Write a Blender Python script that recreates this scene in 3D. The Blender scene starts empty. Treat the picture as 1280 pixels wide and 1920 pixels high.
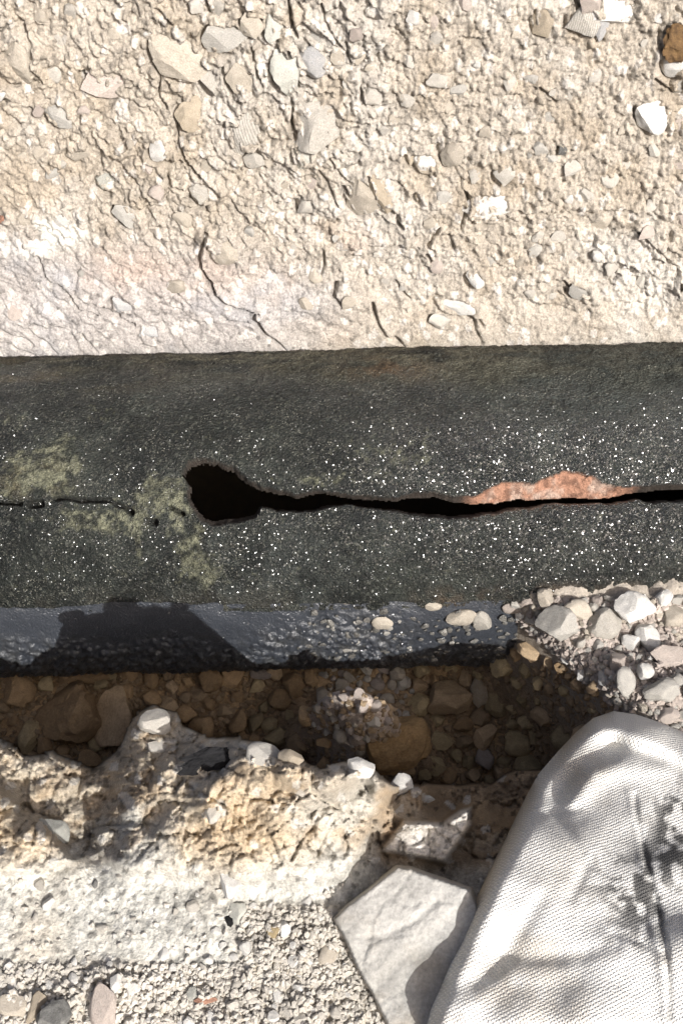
import bpy, bmesh, math, random
import numpy as np
from mathutils import Vector, Matrix

# ------------------------------------------------------------------ camera, sky, sun
scene = bpy.context.scene
COL = scene.collection
PITCH = math.radians(62.0)          # below the horizon
DIST = 1.15
FPX = 2300.0                        # focal length in photo pixels (1280 x 1920)
ROLL = math.radians(1.25)
c_, s_ = math.cos(PITCH), math.sin(PITCH)
FWD = np.array([0, c_, -s_]); RIGHT0 = np.array([1.0, 0, 0]); UP0 = np.array([0, s_, c_])
RIGHT = RIGHT0*math.cos(ROLL) - UP0*math.sin(ROLL)
UP = UP0*math.cos(ROLL) + RIGHT0*math.sin(ROLL)
CAM = -FWD*DIST
cd = bpy.data.cameras.new('camera'); cam = bpy.data.objects.new('camera', cd); COL.objects.link(cam)
cam.matrix_world = Matrix((
    (RIGHT[0], UP[0], -FWD[0], CAM[0]),
    (RIGHT[1], UP[1], -FWD[1], CAM[1]),
    (RIGHT[2], UP[2], -FWD[2], CAM[2]), (0, 0, 0, 1)))
cd.sensor_fit = 'VERTICAL'; cd.angle = 2*math.atan(960/FPX); cd.clip_start = 0.01; cd.clip_end = 100
scene.camera = cam

SUN_H = np.array([-0.56, 0.83]); SUN_EL = math.radians(44.5)
SUN_H = SUN_H/np.linalg.norm(SUN_H)
sund = np.array([SUN_H[0]*math.cos(SUN_EL), SUN_H[1]*math.cos(SUN_EL), -math.sin(SUN_EL)])
w = bpy.data.worlds.new('World'); scene.world = w; w.use_nodes = True
nt = w.node_tree; nt.nodes.clear()
sky = nt.nodes.new('ShaderNodeTexSky'); sky.sky_type = 'NISHITA'; sky.sun_disc = False
sky.sun_elevation = SUN_EL; sky.dust_density = 8; sky.ozone_density = 0.2; sky.air_density = .6
sky.sun_rotation = math.atan2(-SUN_H[0], -SUN_H[1])
bg = nt.nodes.new('ShaderNodeBackground'); bg.inputs['Strength'].default_value = 0.12
wo = nt.nodes.new('ShaderNodeOutputWorld')
nt.links.new(sky.outputs[0], bg.inputs[0]); nt.links.new(bg.outputs[0], wo.inputs[0])
sl = bpy.data.lights.new('sun', 'SUN'); sl.energy = 4.6; sl.angle = math.radians(0.5); sl.color = (1, 0.975, 0.94)
so = bpy.data.objects.new('sun', sl); COL.objects.link(so)
so.rotation_euler = Vector(sund).to_track_quat('-Z', 'Y').to_euler()
scene.view_settings.view_transform = 'Standard'; scene.view_settings.look = 'None'
scene.view_settings.gamma = 1.0; scene.view_settings.exposure = 0.34
scene.view_settings.use_curve_mapping = False

# ------------------------------------------------------------------ numpy helpers
def smooth(a, b, x):
    t = np.clip((x-a)/(b-a), 0, 1); return t*t*(3-2*t)
def hsh(ix, iy, seed):
    h = (ix.astype(np.int64)*374761393 + iy.astype(np.int64)*668265263 + seed*974634777) & 0xFFFFFFFF
    h = ((h ^ (h >> 13))*1274126177) & 0xFFFFFFFF
    h = ((h ^ (h >> 16))*2246822519) & 0xFFFFFFFF
    return ((h ^ (h >> 15)) & 0xFFFFFF)/float(0xFFFFFF)
def vnoise(x, y, seed=0):
    ix = np.floor(x); iy = np.floor(y); fx = x-ix; fy = y-iy
    fx = fx*fx*fx*(fx*(fx*6-15)+10); fy = fy*fy*fy*(fy*(fy*6-15)+10)
    a = hsh(ix, iy, seed); b = hsh(ix+1, iy, seed); c = hsh(ix, iy+1, seed); d = hsh(ix+1, iy+1, seed)
    return (a*(1-fx)+b*fx)*(1-fy) + (c*(1-fx)+d*fx)*fy
def fbm(x, y, scale, octs=4, seed=0, gain=0.5):
    v = 0; a = 1; tot = 0
    for o in range(octs):
        f = scale*2.03**o
        v = v + a*vnoise(x*f+17.3*o, y*f-9.1*o, seed+o); tot += a; a *= gain
    return v/tot*2-1
def voro(x, y, scale, seed=0, jit=0.9):
    """returns F1, F2, id-random, dx, dy (cell units)"""
    X = x*scale; Y = y*scale; ix = np.floor(X); iy = np.floor(Y)
    f1 = np.full(X.shape, 9.0); f2 = f1.copy(); rid = np.zeros(X.shape); DX = rid.copy(); DY = rid.copy()
    for i in (-1, 0, 1):
        for j in (-1, 0, 1):
            cx = ix+i; cy = iy+j
            px = cx+.5+jit*(hsh(cx, cy, seed)-.5); py = cy+.5+jit*(hsh(cx, cy, seed+7)-.5)
            dx = X-px; dy = Y-py; d = np.sqrt(dx*dx+dy*dy)
            m = d < f1
            f2 = np.where(m, f1, np.minimum(f2, d))
            rid = np.where(m, hsh(cx, cy, seed+13), rid); DX = np.where(m, dx, DX); DY = np.where(m, dy, DY)
            f1 = np.where(m, d, f1)
    return f1, f2, rid, DX, DY
def facet(x, y, scale, seed, tilt=0.6):
    """broken-chip relief: each cell a tilted flat plate; -1..1"""
    wx = x+fbm(x, y, scale*1.7, 2, seed+31)*0.18/scale; wy = y+fbm(x, y, scale*1.7, 2, seed+41)*0.18/scale
    f1, f2, r, dx, dy = voro(wx, wy, scale, seed)
    r2 = (r*7.13) % 1; r3 = (r*13.7) % 1
    return (r-.5)*1.1 + tilt*(dx*(r2-.5)+dy*(r3-.5))*2 - 0.5*(1-smooth(0, .12, f2-f1))
def grain(x, y, scale, seed):
    f1, f2, r, dx, dy = voro(x, y, scale, seed)
    return np.sqrt(np.clip(1-(f1/(.35+.4*r))**2, 0, 1))*(.4+.6*r), r
def seg_dist(X, Y, pts):
    best = np.full(X.shape, 1e9)
    for (ax, ay), (bx, by) in zip(pts[:-1], pts[1:]):
        dx, dy = bx-ax, by-ay; L = dx*dx+dy*dy+1e-12
        t = np.clip(((X-ax)*dx+(Y-ay)*dy)/L, 0, 1)
        best = np.minimum(best, np.hypot(X-ax-t*dx, Y-ay-t*dy))
    return best
def poly_sdf(X, Y, pts):
    """positive inside"""
    d = seg_dist(X, Y, list(pts)+[pts[0]])
    ins = np.zeros(X.shape, bool); n = len(pts)
    for i in range(n):
        ax, ay = pts[i]; bx, by = pts[(i+1) % n]
        cond = ((ay > Y) != (by > Y)) & (X < (bx-ax)*(Y-ay)/(by-ay+1e-12)+ax)
        ins ^= cond
    return np.where(ins, d, -d)
def blob(U, V, u, v, ru, rv=None, p=1.0):
    rv = rv or ru
    return np.exp(-(((U-u)/ru)**2+((V-v)/rv)**2)**p)
def interp(U, V, ctrl, sig, soft=.15):
    num = np.zeros(U.shape); den = np.full(U.shape, 1e-9)
    for (u, v, z) in ctrl:
        d2 = ((U-u)**2+(V-v)**2)/sig**2
        wgt = 1/(soft+d2)**2
        num += wgt*z; den += wgt
    return num/den
def mix(a, b, m):
    return a*(1-m[..., None]) + np.asarray(b, float)*m[..., None]
def C(*rgb):
    """photo sRGB 0-255 -> linear"""
    v = np.array(rgb)/255.
    return np.where(v <= .04045, v/12.92, ((v+.055)/1.055)**2.4)

# ------------------------------------------------------------------ pixel geometry
def ray(px, py):
    return FWD + RIGHT*((px-640)/FPX) + UP*(-(py-960)/FPX)
def project(P):
    d = np.asarray(P)-CAM
    z = d@FWD; return 640+FPX*(d@RIGHT)/z, 960-FPX*(d@UP)/z
def along(U, V, Z):
    """points at height Z seen at photo position (U, V)"""
    r_ = FWD + RIGHT*((U-640)/FPX)[..., None] + UP*(-(V-960)/FPX)[..., None]
    return CAM + r_*((Z-CAM[2])/r_[..., 2])[..., None]
def on_z(px, py, z):
    r = ray(px, py); k = (z-CAM[2])/r[2]; return CAM+r*k, k

# ------------------------------------------------------------------ object helpers
def obj(name, me, parent=None, mat=None):
    o = bpy.data.objects.new(name, me); COL.objects.link(o)
    if parent: o.parent = parent
    if mat: me.materials.append(mat)
    return o
def tag(o, label, cat, group=None):
    o['label'] = label; o['category'] = cat
    if group: o['group'] = group
    return o
def empty(name, loc=(0, 0, 0)):
    o = bpy.data.objects.new(name, None); COL.objects.link(o); o.location = loc; o.empty_display_size = .02; return o
def grid_mesh(name, P, col=None, keep=None, smooth_=True):
    """P: (n,m,3); keep: (n-1,m-1) bool"""
    n, m = P.shape[:2]
    idx = np.arange(n*m).reshape(n, m)
    q = np.stack([idx[:-1, :-1], idx[:-1, 1:], idx[1:, 1:], idx[1:, :-1]], -1)
    q = q[keep] if keep is not None else q.reshape(-1, 4)
    used = np.unique(q); remap = np.full(n*m, -1, np.int64); remap[used] = np.arange(len(used))
    q = remap[q]; V = P.reshape(-1, 3)[used]
    me = bpy.data.meshes.new(name)
    me.vertices.add(len(V)); me.vertices.foreach_set('co', V.astype(np.float32).ravel())
    me.loops.add(q.size); me.loops.foreach_set('vertex_index', q.astype(np.int32).ravel())
    me.polygons.add(len(q)); me.polygons.foreach_set('loop_start', np.arange(0, q.size, 4, dtype=np.int32))
    me.polygons.foreach_set('use_smooth', np.full(len(q), smooth_))
    me.update(calc_edges=True)
    if col is not None:
        a = me.color_attributes.new('Col', 'FLOAT_COLOR', 'POINT')
        cc = np.ones((len(V), 4), np.float32)
        cc[:, :col.shape[-1]] = col.reshape(-1, col.shape[-1])[used]
        a.data.foreach_set('color', cc.ravel())
    return me

# ------------------------------------------------------------------ materials
def mat_base(name):
    m = bpy.data.materials.new(name); m.use_nodes = True
    b = m.node_tree.nodes['Principled BSDF']; return m, m.node_tree, b
def N(nt, t, **kw):
    n = nt.nodes.new(t)
    for k, v in kw.items():
        if k in n.inputs: n.inputs[k].default_value = v
        else: setattr(n, k, v)
    return n
def noise(nt, scale, detail=4, rough=.6, coord=None):
    n = N(nt, 'ShaderNodeTexNoise', Scale=scale, Detail=detail, Roughness=rough)
    if coord: nt.links.new(coord, n.inputs['Vector'])
    return n
def earth_mat(name, bump=.8, rough=.95, scale=520, spec=.15, var=.38, dist=.0022):
    """vertex colour times fine mineral grain, with fine relief"""
    m, nt, b = mat_base(name); L = nt.links.new
    tc = N(nt, 'ShaderNodeTexCoord').outputs['Object']
    ca = N(nt, 'ShaderNodeVertexColor', layer_name='Col')
    n1 = noise(nt, scale, 5, .65, tc); n2 = noise(nt, scale*.22, 4, .6, tc)
    mr = N(nt, 'ShaderNodeMapRange'); mr.inputs['From Min'].default_value = .3; mr.inputs['From Max'].default_value = .7
    mr.inputs['To Min'].default_value = 1-var; mr.inputs['To Max'].default_value = 1+var*.55
    L(n1.outputs['Fac'], mr.inputs['Value'])
    mx = N(nt, 'ShaderNodeMix', data_type='RGBA', blend_type='MULTIPLY'); mx.inputs['Factor'].default_value = 1
    L(ca.outputs['Color'], mx.inputs[6]); L(mr.outputs[0], mx.inputs[7])
    L(mx.outputs[2], b.inputs['Base Color'])
    ad = N(nt, 'ShaderNodeMath', operation='ADD'); L(n1.outputs['Fac'], ad.inputs[0]); L(n2.outputs['Fac'], ad.inputs[1])
    bp = N(nt, 'ShaderNodeBump', Strength=bump, Distance=dist); L(ad.outputs[0], bp.inputs['Height']); L(bp.outputs[0], b.inputs['Normal'])
    b.inputs['Roughness'].default_value = rough; b.inputs['Specular IOR Level'].default_value = spec
    return m
M_EARTH = earth_mat('dry_earth')
M_BANK = earth_mat('limestone_bank', bump=.9, dist=.0022)
M_BED = earth_mat('gravel_bed', bump=.6, rough=.9, spec=.2)

def stone_mat(name, c1, c2, rough=.85, spec=.25, veins=False, bump=.35, spread=.35, wet=0.0):
    """stone: two tones in patches + grain, each stone a little different"""
    m, nt, b = mat_base(name); L = nt.links.new
    tc = N(nt, 'ShaderNodeTexCoord').outputs['Object']
    oi = N(nt, 'ShaderNodeObjectInfo')
    vadd = N(nt, 'ShaderNodeVectorMath', operation='ADD'); L(tc, vadd.inputs[0]); L(oi.outputs['Random'], vadd.inputs[1])
    co = vadd.outputs[0]
    n1 = noise(nt, 2.2, 6, .7, co); n2 = noise(nt, 13, 5, .7, co)
    mr = N(nt, 'ShaderNodeMapRange'); mr.inputs['From Min'].default_value = .35; mr.inputs['From Max'].default_value = .65
    L(n1.outputs['Fac'], mr.inputs['Value'])
    mx = N(nt, 'ShaderNodeMix', data_type='RGBA'); mx.inputs[6].default_value = (*c1, 1); mx.inputs[7].default_value = (*c2, 1)
    L(mr.outputs[0], mx.inputs['Factor'])
    col = mx.outputs[2]
    if veins:
        wv = N(nt, 'ShaderNodeTexWave', Scale=2.6, Distortion=3.5, Detail=3); wv.inputs['Detail Scale'].default_value = 1.6
        L(co, wv.inputs['Vector'])
        m3 = N(nt, 'ShaderNodeMix', data_type='RGBA', blend_type='MULTIPLY'); m3.inputs['Factor'].default_value = .35
        L(col, m3.inputs[6]); L(wv.outputs['Color'], m3.inputs[7]); col = m3.outputs[2]
    v1 = N(nt, 'ShaderNodeMapRange'); v1.inputs['To Min'].default_value = 1-spread; v1.inputs['To Max'].default_value = 1+spread*.5
    L(oi.outputs['Random'], v1.inputs['Value'])
    v2 = N(nt, 'ShaderNodeMapRange'); v2.inputs['From Min'].default_value = .3; v2.inputs['From Max'].default_value = .7
    v2.inputs['To Min'].default_value = .66; v2.inputs['To Max'].default_value = 1.15; L(n2.outputs['Fac'], v2.inputs['Value'])
    mu = N(nt, 'ShaderNodeMath', operation='MULTIPLY'); L(v1.outputs[0], mu.inputs[0]); L(v2.outputs[0], mu.inputs[1])
    m2 = N(nt, 'ShaderNodeMix', data_type='RGBA', blend_type='MULTIPLY'); m2.inputs['Factor'].default_value = 1
    L(col, m2.inputs[6]); L(mu.outputs[0], m2.inputs[7]); L(m2.outputs[2], b.inputs['Base Color'])
    ad = N(nt, 'ShaderNodeMath', operation='ADD'); L(n1.outputs['Fac'], ad.inputs[0]); L(n2.outputs['Fac'], ad.inputs[1])
    bp = N(nt, 'ShaderNodeBump', Strength=min(1, bump*2), Distance=.0010); L(ad.outputs[0], bp.inputs['Height']); L(bp.outputs[0], b.inputs['Normal'])
    b.inputs['Roughness'].default_value = rough; b.inputs['Specular IOR Level'].default_value = spec
    if wet: b.inputs['Coat Weight'].default_value = wet; b.inputs['Coat Roughness'].default_value = .15
    return m
S = {
 'cream': stone_mat('stone_cream', (.43, .39, .33), (.36, .325, .27), spread=.2),
 'pale': stone_mat('stone_pale', (.47, .445, .40), (.39, .37, .33), spread=.2),
 'white': stone_mat('stone_white', (.62, .61, .58), (.50, .49, .46), spread=.12),
 'tan': stone_mat('stone_tan', (.38, .33, .26), (.31, .265, .20), spread=.2),
 'grey': stone_mat('stone_grey', (.34, .33, .305), (.40, .385, .35), spread=.2),
 'greygreen': stone_mat('stone_greygreen', (.36, .365, .33), (.43, .425, .385), spread=.15),
 'blue': stone_mat('stone_bluegrey', (.36, .365, .37), (.41, .405, .395), spread=.15),
 'striated': stone_mat('stone_striated', (.37, .35, .31), (.45, .43, .39), veins=True, spread=.1),
 'dark': stone_mat('stone_dark', (.09, .09, .085), (.22, .22, .21), spread=.2),
 'black': stone_mat('tar_chip', (.006, .006, .007), (.022, .022, .024), rough=.5, spec=.25, bump=.9, spread=.1),
 'brown': stone_mat('stone_brown', (.47, .33, .185), (.33, .23, .135), spread=.4),
 'umber': stone_mat('stone_umber', (.49, .37, .235), (.36, .27, .175), spread=.4),
 'olive': stone_mat('stone_olive', (.47, .38, .225), (.34, .27, .165), spread=.4),
 'clod': stone_mat('clod_brown', (.40, .265, .125), (.24, .155, .075), bump=.9, spread=.1),
 'rust': stone_mat('clod_rust', (.22, .135, .06), (.09, .055, .03), bump=.9, spread=.1),
 'red': stone_mat('stone_red', (.30, .15, .10), (.36, .22, .16), spread=.1),
 'rose': stone_mat('stone_rose', (.42, .365, .325), (.35, .31, .28), spread=.25),
 'wet': stone_mat('stone_wet', (.22, .21, .19), (.10, .10, .095), rough=.25, spec=.5, wet=.5),
}

# ------------------------------------------------------------------ stone shapes
def ico(sub):
    bm = bmesh.new(); bmesh.ops.create_icosphere(bm, subdivisions=sub, radius=1)
    V = np.array([v.co[:] for v in bm.verts]); F = [[v.index for v in f.verts] for f in bm.faces]; bm.free(); return V, F
ICO = {k: ico(k) for k in (2, 3, 4)}
def n3(V, scale, seed):
    return (vnoise(V[:, 0]*scale+seed*3.1, V[:, 1]*scale+V[:, 2]*scale*.7, seed)
            + vnoise(V[:, 1]*scale-seed, V[:, 2]*scale+V[:, 0]*scale*.6, seed+5)
            + vnoise(V[:, 2]*scale+seed*1.7, V[:, 0]*scale-V[:, 1]*scale*.8, seed+9))/1.5-1
def stone_mesh(name, seed, sub=3, cuts=9, rnd=.62, rough=.05, box=.0):
    r = np.random.RandomState(seed); V, F = ICO[sub]; V = V.copy()
    V *= (1+.18*n3(V, 1.3, seed))[:, None]
    for k in range(cuts):
        n = r.normal(size=3); n /= np.linalg.norm(n); d = rnd*(.85+.3*r.rand())
        e = V@n-d; V -= np.where(e > 0, e, 0)[:, None]*n*.96
    if box:
        for n in (np.array([0, 0, 1.]), np.array([0, 0, -1.])):
            e = V@n-box; V -= np.where(e > 0, e, 0)[:, None]*n*.95
    V += V*(rough*n3(V, 4.5, seed+3)+rough*.6*n3(V, 11, seed+4)+rough*.35*n3(V, 23, seed+6))[:, None]
    V -= (V.max(0)+V.min(0))/2; V /= (V.max(0)-V.min(0))/2       # unit half-extents
    me = bpy.data.meshes.new(name); me.from_pydata(V.tolist(), [], F)
    me.polygons.foreach_set('use_smooth', np.ones(len(F), bool)); me.update()
    me.set_sharp_from_angle(angle=math.radians(28)); return me
_cache = {}
def shared_stone(kind, k, mat):
    key = (kind, k, mat)
    if key not in _cache:
        seed = 1000+k*17+{'ang': 0, 'round': 500, 'clod': 900}[kind]
        me = {'ang': lambda: stone_mesh('stone_mesh', seed, 3, 9, .60, .10),
              'round': lambda: stone_mesh('pebble_mesh', seed, 3, 7, .70, .11),
              'clod': lambda: stone_mesh('clod_mesh', seed, 2, 4, .75, .14)}[kind]()
        me.materials.append(S[mat]); _cache[key] = me
    return _cache[key]
def place(o, P, X, Y, Z, dims):
    X = np.array(X); Y = np.array(Y); Z = np.array(Z)
    o.matrix_world = Matrix(((X[0], Y[0], Z[0], P[0]), (X[1], Y[1], Z[1], P[1]), (X[2], Y[2], Z[2], P[2]), (0, 0, 0, 1))) @ Matrix.Diagonal((*dims, 1))
WORD = {'cream': 'cream', 'pale': 'pale', 'white': 'whitish', 'tan': 'tan', 'grey': 'grey', 'rose': 'pinkish grey', 'umber': 'brown', 'brown': 'brown', 'olive': 'olive brown', 'wet': 'dark wet'}
def zone_label(zone, u, v, mk):
    """stones nothing tells apart share a label: colour, kind and the patch they lie in"""
    c = WORD[mk]
    if zone == 'wall':
        where = ('left', 'middle', 'right')[min(2, max(0, int(u//427)))]; hgt = 'upper' if v < 220 else 'lower'
        t = 'small %s stone stuck in the %s %s part of the trench wall' % (c, hgt, where)
    elif zone == 'ground':
        t = 'loose %s pebble on the near ground, %s' % (c, 'left of the long beige stone' if u < 195 else ('between beige stone and white wedge' if u < 432 else 'between white wedge and slab'))
    elif zone == 'flank':
        t = 'tiny %s pebble on the pipe flank, %s the single cream pebble' % (c, 'left of' if u < 716 else 'right of')
    else:
        side = {'gravel in the shaded hollow': ('in the shaded hollow', 960), 'gravel in the shade at the left': ('in the shade under the pipe', 270), 'crumbs of the pinkish heap': ('in the sunlit heap below the pipe', 680), 'sunlit gravel at the right': ('in the sunlit gravel above the sack', 1150)}[zone]
        mid = {960: (1330, 'by the pipe', 'by the rim'), 270: (1340, 'by the pipe', 'by the rim'), 680: (1320, 'by the pipe', 'by the rim'), 1150: (1230, 'by the pipe', 'by the sack')}[side[1]]
        t = '%s gravel stone %s, %s half, %s' % (c, side[0], 'left' if u < side[1] else 'right', mid[1] if v < mid[0] else mid[2])
    return t, 'pebble' if zone in ('flank', 'ground') else 'stone', 'alike: ' + t
RNG = np.random.RandomState(5)

# ================================================================== BACK TRENCH WALL
WA = math.radians(65); WU = np.array([0, math.cos(WA), math.sin(WA)]); WN = np.array([0, -math.sin(WA), math.cos(WA)])
WO = np.array([0, .1215, .089])
def on_wall(px, py):
    r = ray(px, py); k = ((WO-CAM)@WN)/(r@WN); P = CAM+r*k
    return P[0], (P-WO)@WU, k
# stones set in the back wall: px, py, width, height (photo px), turn deg, colour, shape seed, proud, label
WS = [
 (330, 108, 112, 78, -38, 'cream', 11, .55, 'largest angular cream stone in the pale wall, shaded brown on its left side'),
 (397, 140, 50, 78, 8, 'pale', 12, .35, 'pale upright stone wedged right of the largest cream stone in the wall'),
 (425, 72, 88, 52, -8, 'grey', 13, .5, 'wide grey stone above the pale upright one in the wall'),
 (455, 150, 52, 72, 20, 'cream', 14, .3, 'cream flake below the wide grey stone in the wall'),
 (355, 212, 52, 66, -12, 'tan', 15, .5, 'tan blocky stone with a dark left edge, below the largest wall stone'),
 (460, 238, 78, 104, 14, 'striated', 16, .5, 'grey striated wedge-shaped stone in the wall, point down'),
 (536, 132, 52, 84, 10, 'greygreen', 17, .3, 'tall grey-green stone left of the bluish triangular one in the wall'),
 (582, 118, 60, 60, 25, 'blue', 18, .35, 'bluish grey triangular stone in the upper wall'),
 (514, 46, 44, 60, 12, 'greygreen', 19, .45, 'small grey-green shard near the top edge of the wall'),
 (474, 46, 44, 42, -10, 'cream', 20, .35, 'small cream block just left of the grey-green shard'),
 (598, 74, 60, 40, -20, 'grey', 21, .3, 'flat grey chip above the bluish triangular stone'),
 (298, 278, 32, 42, 5, 'white', 22, .3, 'small whitish square stone left of the long wall crack'),
 (384, 362, 58, 46, -10, 'pale', 23, .35, 'pale broad stone low in the wall left of centre'),
 (568, 288, 40, 56, 12, 'greygreen', 24, .25, 'pale greenish oblong stone in the middle of the wall'),
 (576, 386, 38, 34, 0, 'pale', 25, .3, 'round pale pebble low in the middle of the wall'),
 (676, 366, 58, 80, 16, 'cream', 26, .45, 'smooth egg-shaped cream stone in the wall'),
 (712, 362, 34, 84, 24, 'tan', 27, .3, 'narrow tan stone tucked behind the egg-shaped one'),
 (800, 308, 52, 42, -15, 'white', 28, .4, 'white stone with a tan left end, right of the wall centre'),
 (773, 296, 22, 34, 10, 'tan', 29, .45, 'small tan chip touching the white stone in the wall'),
 (846, 284, 42, 48, 0, 'cream', 30, .6, 'cream stub throwing a narrow brown shadow, right of the wall centre'),
 (1224, 216, 62, 66, 18, 'white', 31, .6, 'pale grey-white angular stone at the right of the wall'),
 (1146, 8, 116, 70, -8, 'white', 32, .6, 'bright white large stone cut by the top edge'),
 (1094, 38, 64, 52, -10, 'striated', 33, .55, 'rounded brown-grey stone beside the bright white top stone'),
 (1126, 50, 30, 46, 10, 'blue', 34, .4, 'light blue-grey chip under the bright white top stone'),
 (1104, 4, 40, 38, 0, 'rose', 35, .6, 'small pinkish stone at the top edge left of the white one'),
 (1268, 76, 62, 72, 10, 'rust', 36, .7, 'dark rusty brown rough clod at the top right edge'),
 (1262, 126, 44, 40, -20, 'white', 37, .4, 'small white stone right below the rusty brown clod'),
 (1276, 160, 30, 34, 10, 'pale', 38, .4, 'pale stone at the right edge of the wall'),
 (110, 216, 52, 40, -8, 'grey', 39, .35, 'rounded grey stone in the left of the wall'),
 (72, 206, 24, 26, 10, 'rose', 40, .3, 'small pink chip left of the rounded grey stone'),
 (146, 288, 44, 28, -4, 'cream', 41, .35, 'small cream pebble below the rounded grey stone'),
 (200, 346, 44, 44, 6, 'greygreen', 42, .3, 'grey-green flat stone low at the left of the wall'),
 (236, 402, 50, 36, -30, 'grey', 43, .3, 'grey slanting flake below the grey-green flat stone'),
 (210, 158, 110, 52, -14, 'rose', 44, .3, 'wide brownish flake left of the largest wall stone'),
 (28, 112, 74, 92, 20, 'cream', 45, .3, 'big beige slab at the upper left edge of the wall'),
 (6, 172, 30, 22, 0, 'white', 46, .4, 'tiny white stone at the left edge of the wall'),
 (600, 232, 100, 84, 12, 'pale', 47, .12, 'broad pale plate right of the striated stone'),
 (856, 576, 84, 34, -12, 'white', 48, .45, 'bright white flat stone just above the pipe'),
 (826, 602, 44, 36, 10, 'pale', 49, .35, 'pale stone below the bright white flat one above the pipe'),
 (912, 386, 88, 62, 8, 'white', 50, .12, 'large flush white stone right of the wall centre'),
 (282, 626, 42, 50, 6, 'blue', 51, .3, 'rounded blue-grey stone just above the pipe on the left'),
 (236, 570, 50, 34, -20, 'blue', 52, .25, 'light bluish stone beside a short wall crack'),
 (1086, 546, 56, 28, -35, 'grey', 53, .25, 'grey sliver above the right part of the pipe'),
 (890, 520, 34, 34, 0, 'white', 54, .3, 'small white stone above the bright white flat one'),
 (944, 324, 40, 40, 6, 'pale', 55, .35, 'round pale stone with a dark rim right of the wall centre'),
 (1052, 274, 16, 22, 0, 'dark', 56, .3, 'dark stone standing in for a tiny shaded hole, right part of the wall'),  # dark stone put in for the shade of a hole
 (8, 412, 22, 18, 0, 'red', 57, .35, 'tiny red pebble at the left edge of the wall'),
 (702, 22, 34, 26, 10, 'white', 58, .4, 'small white stone at the top edge right of centre'),
 (1016, 40, 46, 58, 5, 'tan', 59, .3, 'tan stone left of the rounded brown-grey one near the top'),
 (786, 372, 16, 16, 0, 'tan', 60, .4, 'tiny orange-tan pebble below the white stone with a tan end'),
 (478, 300, 44, 30, -10, 'pale', 61, .4, 'small pale stone under the striated wedge'),
 (505, 300, 32, 28, 20, 'cream', 62, .4, 'small cream stone right under the striated wedge'),
 (700, 175, 40, 40, 15, 'pale', 63, .3, 'pale square stone in the upper wall right of centre'),
 (420, 470, 60, 50, -25, 'cream', 64, .15, 'cream lump right of the long wall crack'),
]
wx = np.arange(-.42, .4201, .0011); wt = np.arange(-.04, .40, .0011)
WX, WT = np.meshgrid(wx, wt)
P0 = WO + WX[..., None]*RIGHT0 + WT[..., None]*WU
WPU, WPV = project(P0)                       # photo coordinates of the flat wall, used to lay out features
low = smooth(430, 600, WPV + 60*fbm(WX, WT, 9, 3, 3) + .10*(640-WPU))  # smoother packed band near the pipe (lower left)
chip = smooth(-.15, .35, fbm(WX, WT, 7, 3, 11) + .9*blob(WPU, WPV, 470, 180, 260, 260) - .5*smooth(620, 900, WPU)*smooth(500, 300, WPV))
h = .006*fbm(WX, WT, 6, 4, 1) + .0035*fbm(WX, WT, 22, 4, 2)
shear = WX+.35*WT
h += chip*(.0062*facet(shear, WT*.8, 34, 21) + .0040*facet(shear, WT*.8, 70, 22))*(1-.55*low)
h += .0032*facet(shear, WT*.75, 130, 23)*(1-.6*low)
g1, gr1 = grain(WX*1.25, WT*.8, 150, 5); g2, gr2 = grain(WX*1.2, WT*.85, 290, 6)
gsel = smooth(.45, .62, vnoise(WX*60, WT*60, 77))
h += (1-.6*low)*(.0044*g1*gsel + .0028*g2)
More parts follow.
